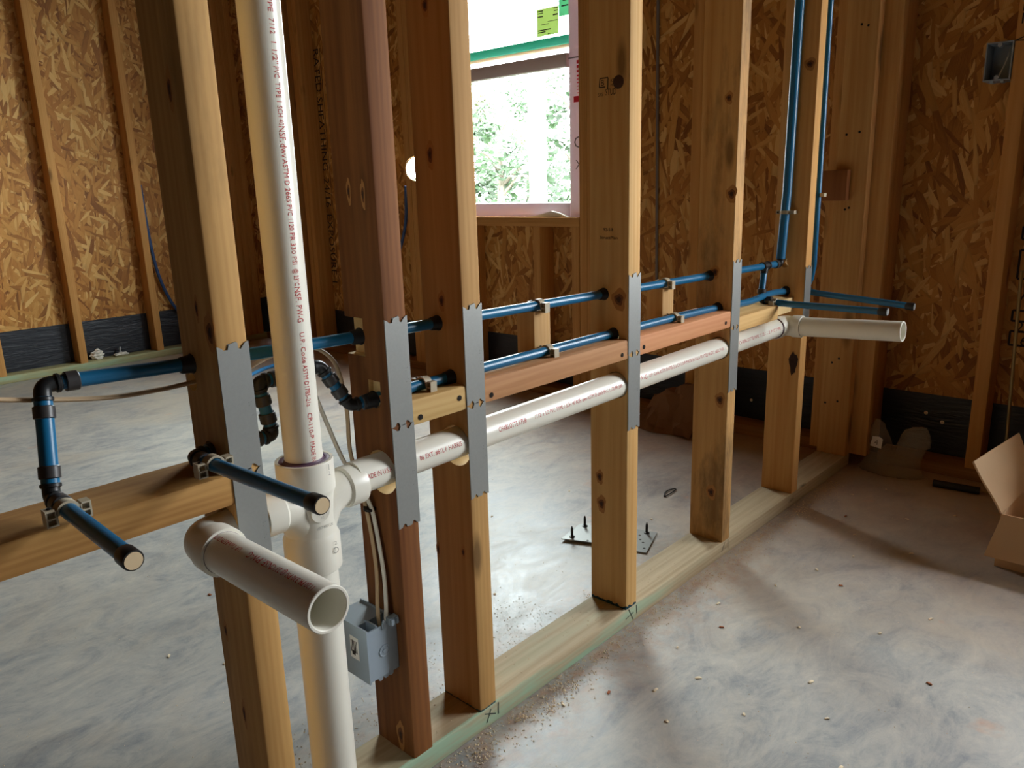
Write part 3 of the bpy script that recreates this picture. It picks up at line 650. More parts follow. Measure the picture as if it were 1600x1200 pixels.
up = tag(thing('water_pipe', (.6,.056,HZ(.6))), 'upper blue water pipe, from the left drop to the strapped vertical riser', 'pipe', 'blue water pipes')
YU = .056; A = Vector((-.158,.066,HZ(-.158)+.004)); B = Vector((-.176,.034,.592))
run(up, [A+Vector((.012,0,0)), (.0,.066,HZ(0)), (.10,.060,HZ(.1)), (SX[1],YU,HZ(SX[1])), (1.200,YU,HZ(1.2)), (1.474,YU,HZ(1.474))], .05)
dv = (B-A).normalized()
pipe_elbow(up, A, (1,-.02,-.02), dv, .018)
m = MB(); m.lathe(A+dv*.012, dv, [(0,.0088),((B-A).length-.026,.0088)], 20); link('pipe_length', m, M_blue, up)
pipe_elbow(up, B, -dv, (0,-1,0), .016)
run(up, [B+Vector((0,-.012,0)), (-.178,-.168,.589)]); plug(up, (-.178,-.171,.589), (0,-1,-.02), M_brass)
# right: tee, short drop, elbow, riser
m = MB(); T=Vector((1.478,YU,HZ(1.478))); m.sweep([T-Vector((.016,0,0)),T+Vector((.016,0,0))], .0098, 20); m.sweep([T,T+Vector((-.004,0,-.018))], .0094, 18)
for d in ((-1,0,0),(1,0,0)): m.lathe(T+Vector(d)*.010, d, [(0,.0098),(.001,.0112),(.006,.0112),(.007,.009)], 20)
link('tee_fitting', m, M_black, up)
E2 = Vector((1.566,YU,HZ(1.566)+.0))
run(up, [T+Vector((.012,0,0)), E2-Vector((.01,0,0))]); pipe_elbow(up, E2, (-1,0,0), (0,0,1), .015)
m = MB(); m.sweep([E2+Vector((0,0,.012)), (1.575,.052,.85), (1.578,.048,1.30), (1.580,.044,2.43)], .0116, 20); lab(link('riser_pipe', m, M_blue, up), 'vertical blue pipe up the side of the stud')
D2 = Vector((1.452,.050,.590)); run(up, [T+Vector((-.003,0,-.014)), (1.456,.052,.603)], .01)
pipe_elbow(up, D2, (.1,0,1), (0,-1,0), .012, .0082)
run(up, [D2+Vector((0,-.012,0)), (1.449,.0,.586), (1.438,-.253,.588)], .05); plug(up, (1.438,-.256,.588), (0,-1,0), M_galv)
for x in (SX[0],SX[1],SX[2],SX[3],SX[4]): sleeve(up, (x+.001, .066 if x==0 else YU, HZ(x)))
# lower line
lo = tag(thing('water_pipe', (.6,.031,LZ)), 'lower blue water pipe resting on the wooden blocks, jogging around the white riser', 'pipe', 'blue water pipes')
YB = .031
S2 = Vector((-.024,.040,.592)); J1=Vector((.089,.058,.586)); J2=Vector((.078,.062,.657)); J3=Vector((.170,.062,.661)); J4=Vector((.200,.044,.602))
run(lo, [S2+Vector((0,-.012,0)), (-.021,-.214,.599)]); plug(lo, (-.021,-.217,.599), (0,-1,.03), M_brass)
pipe_elbow(lo, S2, (1,.1,0), (0,-1,0), .014)
run(lo, [S2+Vector((.012,.001,0)), J1-Vector((.012,0,0))]); pipe_elbow(lo, J1, (-1,0,0), J2-J1, .014)
run(lo, [J1+(J2-J1).normalized()*.012, J2-(J2-J1).normalized()*.012]); pipe_elbow(lo, J2, J1-J2, (1,0,0), .014)
run(lo, [J2+Vector((.012,0,0)), J3-Vector((.012,0,0))]); pipe_elbow(lo, J3, (-1,0,0), J4-J3, .014)
run(lo, [J3+(J4-J3).normalized()*.012, J4-(J4-J3).normalized()*.012]); pipe_elbow(lo, J4, J3-J4, (1,-.25,.05), .014)
m = MB(); m.sweep(bend([J4+Vector((.012,-.003,.001)), (SX[1],YB+.004,LZ+.002), (.30,YB,.6090), (.42,YB,.6105), (.79,YB+.002,.6098), (1.0,YB,.6100), (1.20,YB+.002,.606), (1.32,YB-.002,.600), (1.40,.036,.600), (1.50,.049,.602), (1.6,.048,.596), (1.66,.047,.590)], .06), RB, 20); lp = link('pipe_length', m, M_blue, lo)
pipe_elbow(lo, (1.672,.044,.589), (-1,0,0), (0,-1,0), .014)
run(lo, [(1.672,.032,.589), (1.668,.0,.586), (1.658,-.246,.5705)], .05); plug(lo, (1.658,-.249,.570), (0,-1,-.04), M_galv)
for x, y, z in ((SX[1],YB+.004,LZ+.001),(SX[2],YB,.609),(SX[3],YB+.002,.609),(SX[4],YB+.002,.606),(SX[5],.049,.598)): sleeve(lo, (x+.001,y,z))
m = MB()
for a, b in ((.425,.575),(.63,.77),(1.025,1.17),(1.25,1.39)):
    letter_pipe(m, '1/2 CTS SDR 9 100 PSI 180F ' if b-a > .13 else '1/2 CTS SDR 9', (a,YB,.6097), (b,YB+.001,.6090 if a < 1.2 else .6015), RB, (0,-.62,.78), .0032)
lab(link('lettering', m, M_ink, lp, smooth=0), 'fine black lettering')
# second riser behind the far knotty stud
r2 = tag(thing('water_pipe', (1.645,.002,.6)), 'thin blue riser beyond the far knotty stud, clipped to its hidden side', 'pipe', 'blue water pipes')
m = MB(); m.sweep([(1.662,.022,.602),(1.655,.010,.625),(1.6475,.002,.66),(1.645,.001,.85),(1.645,.002,1.30),(1.645,.004,2.43)], RB, 20); link('riser_pipe', m, M_blue, r2)

# pipe clips
def clip(P, axis, base, label, r=.0085, Lw=.012, group='plastic pipe clips'):
    """plastic half clip: ring round the pipe, two ribbed feet on the wood"""
    P=Vector(P); a=Vector(axis).normalized(); b=Vector(base).normalized(); s=a.cross(b)
    t = tag(thing('pipe_clip', P), label, 'clip', group)
    def bx(m, u0,u1,v0,v1,w0,w1):
        vs=[P+s*u+b*v+a*w for w in (w0,w1) for u,v in ((u0,v0),(u1,v0),(u1,v1),(u0,v1))]
        m.add(vs, [(0,3,2,1),(4,5,6,7),(0,1,5,4),(1,2,6,5),(2,3,7,6),(3,0,4,7)])
    m=MB(); ro=r+.0028; ri=r+.0003; n=20; o=[]
    for k in range(n+1):
        q=math.radians(-8+196*k/n); c=s*math.cos(q)-b*math.sin(q); o.append(c)
    for k in range(n):
        vs=[P+o[j]*rr+a*w for w in (-Lw/2,Lw/2) for j,rr in ((k,ri),(k+1,ri),(k+1,ro),(k,ro))]
        m.add(vs, [(0,3,2,1),(4,5,6,7),(0,1,5,4),(2,3,7,6)])
    link('clip_ring', m, M_clip, t)
    D=r+.0025
    for e in (-1,1):
        m=MB()
        bx(m, e*(ro-.0012), e*(ro+.0008), -.004, D, -Lw/2, Lw/2)          # inner web
        bx(m, e*(ro+.0078), e*(ro+.0095), -.006, D, -Lw/2, Lw/2)          # outer web
        bx(m, e*(ro+.0008), e*(ro+.0078), -.006, -.0042, -Lw/2, Lw/2)     # top flange
        bx(m, e*(ro+.0008), e*(ro+.0078), D-.0018, D, -Lw/2, Lw/2)        # foot
        bx(m, e*(ro+.0008), e*(ro+.0078), .0020, .0036, -Lw/2, Lw/2)      # rib
        bx(m, e*(ro+.0008), e*(ro+.0078), -.0042, D-.0018, -.0007, .0007) # back web
        link('clip_foot', m, M_clip, t)
    m=MB(); q=P+s*(ro+.004)-b*.006; m.lathe(q, -b, [(0,.0026),(.001,.0024),(.0016,.0012)], 12); link('clip_nail', m, M_nail, t)
    return t
clip((-.1765,-.010,.5905), (0,1,0), (0,0,-1), 'beige clip at the foot of the left blue drop')
clip((-.0235,-.008,.5935), (0,1,0), (0,0,-1), 'beige clip on the rough block against the nearest stud')
clip((.323,YB,.6095), (1,0,0), (0,0,-1), 'plastic clip on the short tan block')
clip((.603,YB+.001,.6094), (1,0,0), (0,0,-1), 'plastic clip on the pinkish-brown block')
clip((1.010,YB,.6092), (1,0,0), (0,0,-1), 'plastic clip on the rose-coloured block')
clip((1.4465,.012,.5865), (0,1,0), (0,0,-1), 'plastic clip in the notch of the yellow block')
clip((.609,YU,HZ(.609)), (1,0,0), (0,0,-1), 'plastic clip over the upper pipe above the pinkish-brown block')
clip((1.013,YU,HZ(1.013)), (1,0,0), (0,0,-1), 'plastic clip over the upper pipe above the rose-coloured block')
clip((1.575,.0525,.80), (0,0,1), (1,0,0), 'grey clip holding the vertical blue pipe on the knotty stud', r=.0118, Lw=.009)
clip((1.645,.002,.84), (0,0,1), (-1,0,0), 'small grey clip on the thin blue riser', r=.0082, Lw=.009)

# ------------------------------------------------------------------ electrical box and cables
eb = tag(thing('electrical_box', (.205,.05,.19)), 'blue-grey plastic electrical box nailed to the side of the red-brown stud', 'electrical box')
bx0, bx1, bz0, bz1 = .1775, .2325, .191, .2755
m = MB()
m.box(bx0, bx0+.0025, .0185, .104, bz0-.002, bz1)                       # side
m.box(bx0+.0025, bx1, .020, .0228, bz0, bz1-.004)                         # back
m.box(bx1-.0022, bx1, .0228, .104, bz0, bz1)                              # stud side
m.box(bx0+.0025, bx1-.0022, .0228, .104, bz0, bz0+.0025)                  # bottom
m.box(bx0+.0025, bx1-.0022, .050, .104, bz1-.006, bz1-.0035)              # top
m.box(bx0+.020, bx0+.0225, .0228, .05, bz1-.020, bz1-.001)                # web between the cable slots
m.box(bx0+.0025, bx1-.0022, .047, .050, bz1-.022, bz1-.0035)
box_body = link('box_body', m, M_box, eb, smooth=0)
for u in (.010,.020,.029):
    m = MB(); m.lathe((bx0+.0125+u,.0225,bz0-.0035), (0,1,0), [(0,.0042),(.020,.0042)], 14); link('bottom_ear', m, M_box, eb)
m = MB(); cx, cz = bx0+.030, .231
m.lathe((cx,.0202,cz), (0,-1,0), [(-.001,.0100),(.0014,.0092),(.0016,.0082),(.0004,.0070),(.0003,.0034),(.0016,.0028),(.0016,.0012)], 26); link('knockout_ring', m, M_box, eb)
m = MB(); m.lathe((cx-.001,.0194,cz-.001), (0,-1,0), [(0,.0016),(.0004,.0014)], 10); link('knockout_hole', m, M_boxdark, eb)
m = MB(); m.box(bx1-.016, bx1-.001, .013, .0228, bz1-.006, bz1+.005); m.box(bx1-.0145, bx1-.0105, .0095, .013, bz1-.005, bz1+.004); m.box(bx1-.0065, bx1-.0025, .0095, .013, bz1-.005, bz1+.004); link('cable_clamp_tab', m, M_box, eb)
m = MB(); m.poly([(bx0+.029,.0185,bz1-.004),(bx0+.0325,.0185,bz1+.004),(bx0+.036,.0185,bz1+.002),(bx0+.037,.0185,bz1-.012),(bx0+.029,.0185,bz1-.010)], (0,1,0), .003); link('cable_tongue', m, M_box, eb)
m = MB(); m.box(bx0-.012, bx0+.02, .1005, .104, bz1-.002, bz1+.010); link('front_flange', m, M_box, eb)
m = MB(); m.box(bx0-.0006, bx0-.0001, .040, .060, .220, .256); stk = lab(link('barcode_label', m, M_white, eb, smooth=0), 'white barcode label')
m = MB(); y = .0435
for w in (.0012,.0022,.0012,.0018,.0012):
    m.box(bx0-.0009, bx0-.00065, y, y+w, .230, .250); y += w + .0017
m.box(bx0-.0009, bx0-.00065, .0485, .056, .226, .233)
link('barcode', m, M_ink, stk, smooth=0)
def cable(name, pts, label, mat=M_cable, r=.0046, r2=.0026, cat='cable', group=None, up=(0,1,0)):
    m = MB(); m.sweep(spline(pts, 8), r, 12, True, r2, up); return tag(link(name, m, mat), label, cat, group)
cable('electrical_cable', [(-.9,.16,.66),(-.55,.11,.735),(-.30,.078,.716),(-.18,.071,.690),(-.10,.071,.6745),(-.04,.071,.671),(.02,.071,.672),(.06,.071,.672),(.10,.080,.680),(.145,.0815,.688),(.184,.0815,.678),(.210,.0815,.648),(.2195,.081,.585),(.2185,.080,.528),(.223,.072,.475),(.2270,.062,.43),(.2265,.050,.35),(.216,.040,.285),(.2155,.036,.250)],
      'tan flat cable sagging in from the left, arching behind the white riser', M_tancable, r=.0042, group='flat electrical cables')
cable('electrical_cable', [(.135,.082,.668),(.151,.082,.648),(.168,.081,.622),(.184,.080,.575),(.202,.076,.518),(.217,.064,.478),(.2262,.052,.445),(.2275,.044,.41),(.2270,.0335,.345),(.224,.030,.29),(.221,.033,.250)],
      'white flat cable coming down behind the tee into the box', group='flat electrical cables')
m = MB(); m.lathe((.2272,.056,.437), (0,-.1,1), [(0,.009),(.002,.0095),(.004,.009)], 16); tag(link('cable_staple', m, M_nail), 'dark staple holding both flat cables on the red-brown stud', 'staple')
cable('blue_tube', [(1.462,3.665,.95),(1.474,3.675,.68),(1.50,3.682,.46),(1.56,3.685,.28),(1.63,3.685,.20)], 'thin blue tube curving down the left wall behind a stud', M_thinblue, .009, .009, 'tube')
cable('blue_tube', [(2.145,2.235,.90),(2.15,2.255,.74),(2.15,2.30,.62),(2.15,2.36,.52)], 'thin blue tube at the window studs on the far wall', M_thinblue, .008, .008, 'tube')
cable('blue_tube', [(1.40,2.68,.0092),(1.486,2.731,.0092),(1.60,2.80,.0092),(1.726,2.845,.0092),(1.80,2.862,.0092)], 'light blue tube lying on the far floor, glimpsed behind the white riser', plain('bright_blue_tube', S(70,150,214), .4), .009, .009, 'tube')
cable('grey_cable', [(2.186,.833,2.3),(2.185,.834,1.5),(2.185,.828,1.0),(2.185,.822,.54),(2.186,.82,.40)], 'thin grey cable running down the strand board left of the mouldy stud', M_greycable, .006, .0035, 'cable')
cable('brass_rod', [(2.12,-.383,.62),(2.115,-.385,.575),(2.105,-.399,.23),(2.09,-.41,.04)], 'thin brass-coloured rod leaning in the corner behind the cardboard box', M_brassrod, .0045, .0045, 'rod')

# switch box on the far wall
sb = tag(thing('switch_box', (2.1,-.272,1.12)), 'empty grey switch box fixed to the right-hand wall stud', 'electrical box')
y0,y1,z0,z1 = -.304,-.2415,1.118,1.214; m = MB()
for a in ((y0,y0+.003,z0,z1),(y1-.003,y1,z0,z1),(y0+.003,y1-.003,z0,z0+.003),(y0+.003,y1-.003,z1-.003,z1)): m.box(2.095,2.17,*a)
m.box(2.166,2.17,y0+.003,y1-.003,z0+.003,z1-.003); link('box_body', m, plain('grey_switch_box', S(140,150,160), .5), sb, smooth=0)
M_boss = plain('grey_boss', S(150,156,164), .5)
for z in (z0+.008, z1-.008):
    m = MB(); m.lathe((2.094,(y0+y1)/2,z), (1,0,0), [(0,.0055),(.02,.0055)], 16); link('screw_boss', m, M_boss, sb)
for yy in (-.262,-.286):
    m = MB(); m.box(2.096,2.12,yy-.004,yy+.004,z0-.006,z0); link('side_tab', m, M_box, sb, smooth=0)
m = MB(); m.sweep(spline([(2.16,-.285,1.205),(2.14,-.282,1.17),(2.13,-.270,1.13)],6), .002, 8); link('loose_wire', m, M_cable, sb)

# ------------------------------------------------------------------ things on the floor
# cardboard box with standing flaps
cb = tag(thing('cardboard_box', (1.68,-.64,0)), 'open cardboard box with raised flaps at the right edge on the floor', 'box')
bx = (1.554, 1.86, -.80, -.502); h = .13; m = MB(); T = .004
m.box(bx[0],bx[0]+T,bx[2],bx[3],.001,h); m.box(bx[1]-T,bx[1],bx[2],bx[3],.001,h); m.box(bx[0]+T,bx[1]-T,bx[2],bx[2]+T,.001,h); m.box(bx[0]+T,bx[1]-T,bx[3]-T,bx[3],.001,h); m.box(bx[0]+T,bx[1]-T,bx[2]+T,bx[3]-T,.001,.001+T)
link('box_body', m, M_card, cb, smooth=0)
def flap(a, b, c, d, th, k=0.):
    """a-b hinge, d-c free edge; slightly bowed"""
    a,b,c,d=[Vector(q) for q in (a,b,c,d)]; n=(b-a).cross(d-a).normalized(); N=8; Mv=6; vs=[]; fs=[]
    for s in (0,1):
        for i in range(N+1):
            for j in range(Mv+1):
                u=i/N; v=j/Mv; p=a.lerp(b,u).lerp(d.lerp(c,u),v); vs.append(p+n*(th*(s-.5)+k*math.sin(PI*u)*math.sin(PI*v)+.0012*math.sin(9*u+7*v)))
    o=(N+1)*(Mv+1); q=lambda i,j,s: s*o+i*(Mv+1)+j
    for i in range(N):
        for j in range(Mv): fs.append((q(i,j,0),q(i,j+1,0),q(i+1,j+1,0),q(i+1,j,0))); fs.append((q(i,j,1),q(i+1,j,1),q(i+1,j+1,1),q(i,j+1,1)))
    for i in range(N): fs.append((q(i,0,0),q(i+1,0,0),q(i+1,0,1),q(i,0,1))); fs.append((q(i,Mv,0),q(i,Mv,1),q(i+1,Mv,1),q(i+1,Mv,0)))
    for j in range(Mv): fs.append((q(0,j,0),q(0,j,1),q(0,j+1,1),q(0,j+1,0))); fs.append((q(N,j,0),q(N,j+1,0),q(N,j+1,1),q(N,j,1)))
    m=MB(); m.add(vs,fs); return m
lab(link('flap', flap((1.554,-.502,.131),(1.81,-.520,.135),(1.79,-.478,.258),(1.554,-.434,.240), .004, .006), M_card, cb), 'tall flap standing up')
lab(link('flap', flap((1.554,-.505,.129),(1.554,-.775,.129),(1.504,-.775,.042),(1.504,-.488,.042), .004, .004), M_card, cb), 'flap hanging down towards the room')
link('flap', flap((1.86,-.505,.131),(1.86,-.795,.131),(1.93,-.795,.215),(1.93,-.505,.215), .004), M_card, cb)
link('flap', flap((1.56,-.80,.131),(1.85,-.80,.131),(1.85,-.87,.22),(1.56,-.87,.22), .004), M_card, cb)

# plastic bag
def bag():
    m=MB(); NU,NV=26,16; vs=[]; fs=[]
    top=[(0,.09),(.08,.125),(.18,.155),(.28,.150),(.38,.120),(.46,.075),(.52,.085),(.60,.128),(.72,.145),(.86,.150),(.95,.150),(1,.11)]
    def H(u):
        for (a,ha),(b,hb) in zip(top,top[1:]):
            if a<=u<=b: return ha+(hb-ha)*(u-a)/(b-a)
    rnd=random.Random(5); wob=[[rnd.uniform(-1,1) for _ in range(NV+1)] for _ in range(NU+1)]
    for s in (-1,1):
        for i in range(NU+1):
            for j in range(NV+1):
                u=i/NU; v=j/NV; hh=H(u)*v; pinch=.25*math.sin(PI*min(1,v*1.2))
                y=-.025-.195*(u+(.5-u)*pinch*.8)+.004*wob[i][j]*v
                bul=.05*(1-v)**.6*math.sin(PI*u)**.6+.002
                x=2.035+s*bul*(1 if s<0 else .5)+.022*v+.004*wob[i][NV-j]
                vs.append((x,y,max(.001,hh+.001+.003*wob[i][j]*math.sin(PI*v))))
    o=(NU+1)*(NV+1); q=lambda i,j,s: s*o+i*(NV+1)+j
    for s in (0,1):
        for i in range(NU):
            for j in range(NV): fs.append((q(i,j,s),q(i+1,j,s),q(i+1,j+1,s),q(i,j+1,s)))
    for i in range(NU): fs.append((q(i,0,0),q(i,0,1),q(i+1,0,1),q(i+1,0,0)))
    m.add(vs,fs); return m
b = tag(link('plastic_bag', bag(), M_bag, smooth=180), 'crumpled clear plastic bag with a white tag in the dark corner', 'bag')
b['_o'] = tuple(b.location)
m = MB(); m.poly([(2.004,-.066,.082),(2.004,-.098,.078),(2.008,-.100,.107),(2.008,-.090,.113),(2.008,-.070,.112)], (1,0,0), .001); tg = lab(link('paper_tag', m, M_white, b, smooth=0), 'small white tag')
m = MB(); letter_flat(m, '4', (2.0030,-.078,.096), (0,-1,0), (0,0,1), .016); link('lettering', m, M_grey, tg, smooth=0)
m = MB(); m.sweep([(1.985,-.255,.012),(1.998,-.372,.012)], .0105, 18); t = tag(link('black_tube', m, M_dark), 'short black tube lying against the far wall plate', 'tube'); t['_o'] = tuple(t.location)
m = MB(); m.sweep([(1.998,-.3725,.012),(2.003,-.42,.011)], .003, 10); link('tube_rod', m, M_brassrod, t)
# brown paper bag slumped behind the mouldy stud
m = MB(); rnd = random.Random(9); N=9; vs=[]
for s in (0,1):
    for i in range(N+1):
        for j in range(7):
            u=i/N; v=j/6; vs.append((1.93+.09*s*(1-v*.6)+.012*rnd.uniform(-1,1)+.05*v, .52+.24*u*(1-.25*v)+.01*rnd.uniform(-1,1), max(.001,(.20-.08*u)*v+.012*rnd.uniform(-1,1))))
o=(N+1)*7; fs=[]; q=lambda i,j,s: s*o+i*7+j
for s in (0,1):
    for i in range(N):
        for j in range(6): fs.append((q(i,j,s),q(i+1,j,s),q(i+1,j+1,s),q(i,j+1,s)))
for i in range(N): fs.append((q(i,0,0),q(i+1,0,0),q(i+1,0,1),q(i,0,1))); fs.append((q(i,6,0),q(i,6,1),q(i+1,6,1),q(i+1,6,0)))
for j in range(6): fs.append((q(0,j,0),q(0,j,1),q(0,j+1,1),q(0,j+1,0))); fs.append((q(N,j,0),q(N,j+1,0),q(N,j+1,1),q(N,j,1)))
m.add(vs,fs); tag(link('paper_bag', m, M_paper, smooth=20), 'crumpled brown paper sack against the dark base of the far wall', 'bag')
# steel plates with upright screws
def steel_plate(name, pts, z, label, holes, spikes):
    m = MB(); m.poly([(x,y,z) for x,y in pts], (0,0,1), .003)
    o = tag(link(name, m, M_galv, smooth=0), label, 'plate', 'steel plates on the floor'); 
    for x,y in holes:
        m = MB(); m.lathe((x,y,z+.0028), (0,0,1), [(0,.0035),(.0004,.0032)], 10); link('punched_hole', m, M_nail, o)
    for x,y in spikes:
        m = MB(); m.lathe((x,y,z+.003), (0,0,1), [(0,.0075),(.002,.007),(.003,.0035),(.022,.0035),(.030,.001)], 12); link('anchor_screw', m, M_nail, o)
    return o
steel_plate('steel_plate', [(1.022,.354),(1.085,.208),(1.17,.225),(1.175,.30),(1.125,.372)], .0052, 'pale galvanised steel plate lying flat behind the stamped stud', [(1.055,.295),(1.06,.275),(1.075,.262),(1.12,.30),(1.14,.26)], [(1.046,.338),(1.118,.352)])
steel_plate('steel_plate', [(1.098,.148),(1.213,.190),(1.19,.262),(1.10,.285),(1.075,.215)], .0012, 'second galvanised plate with a black screw, beside the base of the stamped stud', [(1.115,.165),(1.14,.185),(1.15,.20),(1.17,.215),(1.125,.20)], [(1.192,.208)])
m = MB(); m.sweep(spline([(1.436,.306,.003),(1.455,.318,.003),(1.48,.322,.003),(1.500,.316,.003),(1.503,.311,.003),(1.495,.307,.003),(1.465,.304,.003),(1.438,.304,.003)],5), .0016, 8); m.lathe((1.436,.306,.001), (0,0,1), [(0,.004),(.004,.004)], 10); tag(link('bent_nail', m, M_nail), 'bent nail lying on the floor behind the mouldy stud', 'nail')
def lump(name, c, r, sq, label, seed, mat=M_foam, cat='foam lump', group=None):
    bm = bmesh.new(); bmesh.ops.create_icosphere(bm, subdivisions=3, radius=1); rnd = random.Random(seed); k=[rnd.uniform(2,5) for _ in range(3)]; m=MB()
    for v in bm.verts:
        d = 1+.16*math.sin(k[0]*v.co.x*2+seed)+.14*math.sin(k[1]*v.co.y*2+1)+.12*math.sin(k[2]*v.co.z*2.4+2)
        v.co = Vector((c[0]+v.co.x*r*sq[0]*d, c[1]+v.co.y*r*sq[1]*d, max(c[2], c[2]+r*sq[2]*(.8+v.co.z*d))))
    m.add([v.co.copy() for v in bm.verts], [[v.index for v in f.verts] for f in bm.faces]); bm.free(); return tag(link(name, m, mat), label, cat, group)
lump('foam_lump', (1.110,3.672,.0385), .030, (1.1,.8,.95), 'white foam lump on the left wall plate, touching the stud', 1)
lump('foam_lump', (1.232,3.668,.0385), .020, (1.9,1,.45), 'flat white foam scrap on the left wall plate, right of the round lump', 2)
m = MB(); m.sweep([(1.228,3.672,.052),(1.232,3.676,.085)], .005, 8); tag(link('foam_straw', m, plain('clear_straw', S(170,172,176), .4)), 'short grey straw standing in the flat foam scrap', 'straw')
for i,(y,z,l) in enumerate(((-.165,.160,'white fleck stuck on the black flashing above the plastic bag'),(-.213,.138,'white fleck on the black flashing, right of the other'),(.415,.105,'white fleck on the black flashing left of the far knotty stud'))):
    m = MB(); m.lathe((XO+.0008,y,z), (-1,0,0), [(0,.006),(.002,.004)], 8); tag(link('white_fleck', m, M_foam), l, 'fleck')

# wood chips: the bigger ones one by one, the sawdust as stuff
def chip_mesh(seed):
    rnd=random.Random(seed); m=MB(); L=rnd.uniform(.006,.012); w=rnd.uniform(.0025,.005); n=5; vs=[]
    for i in range(n):
        t=i/(n-1)-.5; z=.0012+.0035*(.25-t*t)*rnd.uniform(.6,1.6); ww=w*(1-1.4*abs(t)**2)
        vs += [(t*L,-ww/2,z),(t*L,ww/2,z+rnd.uniform(0,.001)),(t*L,ww/2,z-.001),(t*L,-ww/2,z-.0012)]
    fs=[]
    for i in range(n-1):
        for j in range(4): fs.append((4*i+j,4*i+(j+1)%4,4*(i+1)+(j+1)%4,4*(i+1)+j))
    fs += [(3,2,1,0),(4*n-4,4*n-3,4*n-2,4*n-1)]; m.add(vs,fs); return m
protos=[link('wood_chip', chip_mesh(k), M_chip if k<5 else M_chip2, origin=(0,0,0)) for k in range(6)]
spots=[(.13,.63),(.19,.52),(.17,.44),(.32,.36),(.09,.27),(.30,.80),(.62,.12),(.72,.30),(.88,.52),(.95,.14),(1.02,.60),(1.25,.42),(1.30,.55),(1.28,.25),(1.45,.20),(1.46,.42),
       (.52,-.06),(.60,-.10),(.66,-.16),(.60,-.22),(.74,-.20),(.70,-.31),(.80,-.12),(.92,-.15),(1.0,-.10),(1.02,-.27),(.86,-.36),(.78,-.42),(1.15,-.16),(1.24,-.27),(1.28,-.20),(1.1,-.40),(1.22,-.46),(1.40,-.24),(1.52,-.20),(1.62,-.14),(1.70,-.27),(1.88,-.16),(1.50,-.34),(1.78,-.10),(1.80,-.36),(.99,-.52),(.68,-.48)]
random.seed(21)
for i,(x,y) in enumerate(spots):
    p = protos[i%6]; o = p if i < 6 else p.copy()
    if i >= 6: COL.objects.link(o)
    o.location=(x,y,.0002); o.rotation_euler=(0,0,random.uniform(0,6.28)); o.scale=(1.0,)*3
    side = 'behind' if y > 0 else 'in front of'; c_ = 'pale' if i%6<5 else 'brown'
    tag(o, f'{c_} wood chip lying loose on the concrete {side} the stud wall', 'wood chip', f'{c_} wood chips {side} the stud wall')
m = MB(); rnd = random.Random(31)
def dust(x,y,z,s):
    if math.hypot(x-DX,y-CY) < .036 or (x > 1.48 and y < -.46) or (x > 1.85 and (y > .45 or y < .02)) or (-.001 < y < .09 and z < .03) or (1.0 < x < 1.23 and .13 < y < .39): return
    a=rnd.uniform(0,6.28); c,d=math.cos(a)*s,math.sin(a)*s; k=rnd.uniform(.25,.7)
    m.add([(x-c,y-d,z),(x+d*k,y-c*k,z+s*.5),(x+c,y+d,z),(x-d*k,y+c*k,z+s*.3),(x,y,z+s*.8)], [(0,1,4),(1,2,4),(2,3,4),(3,0,4),(0,3,2,1)])
for _ in range(2600):
    x=rnd.uniform(-.2,1.95); y=-.003-abs(rnd.gauss(0,.032)); dust(x,y,.0001,rnd.uniform(.0007,.0026))
for _ in range(900): dust(rnd.uniform(.12,.75), rnd.gauss(.17,.07), .0001, rnd.uniform(.0006,.002)) 
for _ in range(1500): dust(rnd.uniform(-.2,2.0), rnd.uniform(-.75,1.3), .0001, rnd.uniform(.0005,.0018))
for _ in range(420):
    x=rnd.uniform(.25,1.9); 
    if all(not(sx-.004<x<sx+.042) for sx in SX): dust(x, rnd.uniform(.004,.085), .0382, rnd.uniform(.0005,.0017))
for cx,cy in ((.335,-.045),(.56,-.035),(.50,-.05),(.45,-.03),(.84,.12)):
    for _ in range(60): dust(rnd.gauss(cx,.012), -abs(rnd.gauss(cy,.012)) if cy<0 else rnd.gauss(cy,.012), rnd.uniform(.0001,.005), rnd.uniform(.001,.003))
tag(link('sawdust', m, M_chip, smooth=0), 'fine sawdust scattered on the concrete along the bottom plate', 'sawdust', kind='stuff')

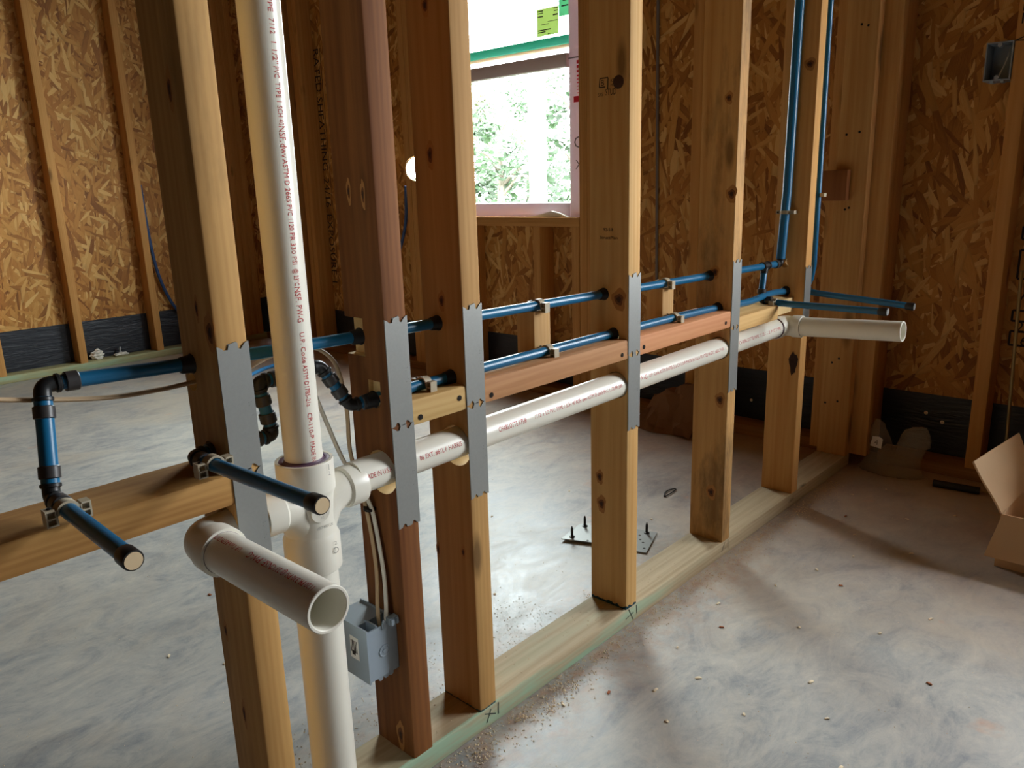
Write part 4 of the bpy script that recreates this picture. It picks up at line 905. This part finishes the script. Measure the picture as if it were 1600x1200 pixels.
# ------------------------------------------------------------------ outside the window
struct(link('roof_eave', MB().box(XO+.02, 3.15, -4.5, .25, 2.34, 2.40), M_post))  # unseen overhang above the second window, sized to shade the floor near the wall
struct(link('ground', MB().box(XO+.02, 60, -30, 70, -.45, -.4), M_grass, origin=(10,5,-.4)))
def tree(x, y, h, r, n, mat, label, seed, lean=.0):
    rnd=random.Random(seed); t=tag(thing('tree', (x,y,-.4)), label, 'tree', 'trees outside the window'); m=MB()
    m.sweep(spline([(x,y,-.4),(x+lean*.4,y+lean*.3,h*.4),(x+lean,y+lean,h)],5), [.07*(1-.6*i/10) for i in range(11)], 10)
    for k in range(7):
        z=h*rnd.uniform(.3,.9); a=rnd.uniform(0,6.28); q=rnd.uniform(.5,1)*r; m.sweep([(x+lean*z/h,y+lean*z/h,z),(x+q*.5*math.cos(a),y+q*.5*math.sin(a),z+.25),(x+q*math.cos(a),y+q*math.sin(a),z+.35)], [.03,.02,.008], 6)
    link('trunk', m, M_bark, t); m=MB(); cl=[(x+r*rnd.uniform(-.8,.8), y+r*rnd.uniform(-.8,.8), rnd.uniform(-.1,h)) for _ in range(26)]
    for _ in range(n):
        c=rnd.choice(cl); p=Vector((rnd.gauss(c[0],r*.16),rnd.gauss(c[1],r*.16),max(-.35,rnd.gauss(c[2],r*.16)))); s=rnd.uniform(.04,.09)
        a=Vector((rnd.uniform(-1,1),rnd.uniform(-1,1),rnd.uniform(-.6,.6))).normalized()*s; b=a.orthogonal().normalized()*s*.45
        m.add([p-a,p+b,p+a,p-b], [(0,1,2,3)])
    f=link('foliage', m, mat, t, smooth=0); f['kind']='stuff'
tree(8.0, 7.15, 2.3, .62, 1500, M_leaf, 'slim tree with a bare grey trunk in the middle of the window view', 1)
tree(9.2, 9.45, 2.6, .75, 2200, M_leaf2, 'yellowish tree at the left of the window view', 2, .2)
tree(7.2, 5.10, 2.0, .62, 1900, M_leaf, 'green bushy tree at the right of the window view', 3)
tree(12.5, 10.6, 3.2, 1.15, 3600, M_leaf, 'dense green tree farther back behind the slim one', 4)
tree(16.5, 15.6, 3.8, 1.6, 3600, M_leaf2, 'pale tree at the back of the window view', 5)
m = MB(); m.lumber(4.6, 4.7, 3.49, 3.60, -.4, 2.6, 'z', r=.006); tag(link('porch_post', m, M_post), 'white square post standing outside the window', 'post')
for o in bpy.data.objects:
    if o.name.startswith('lettering') and o.parent and (o.parent.name.startswith('window') or o.parent.name.startswith('wall_far') or o.parent.name.startswith('paper_label') or o.parent.name.startswith('wall_stud')): o['kind'] = 'stuff'
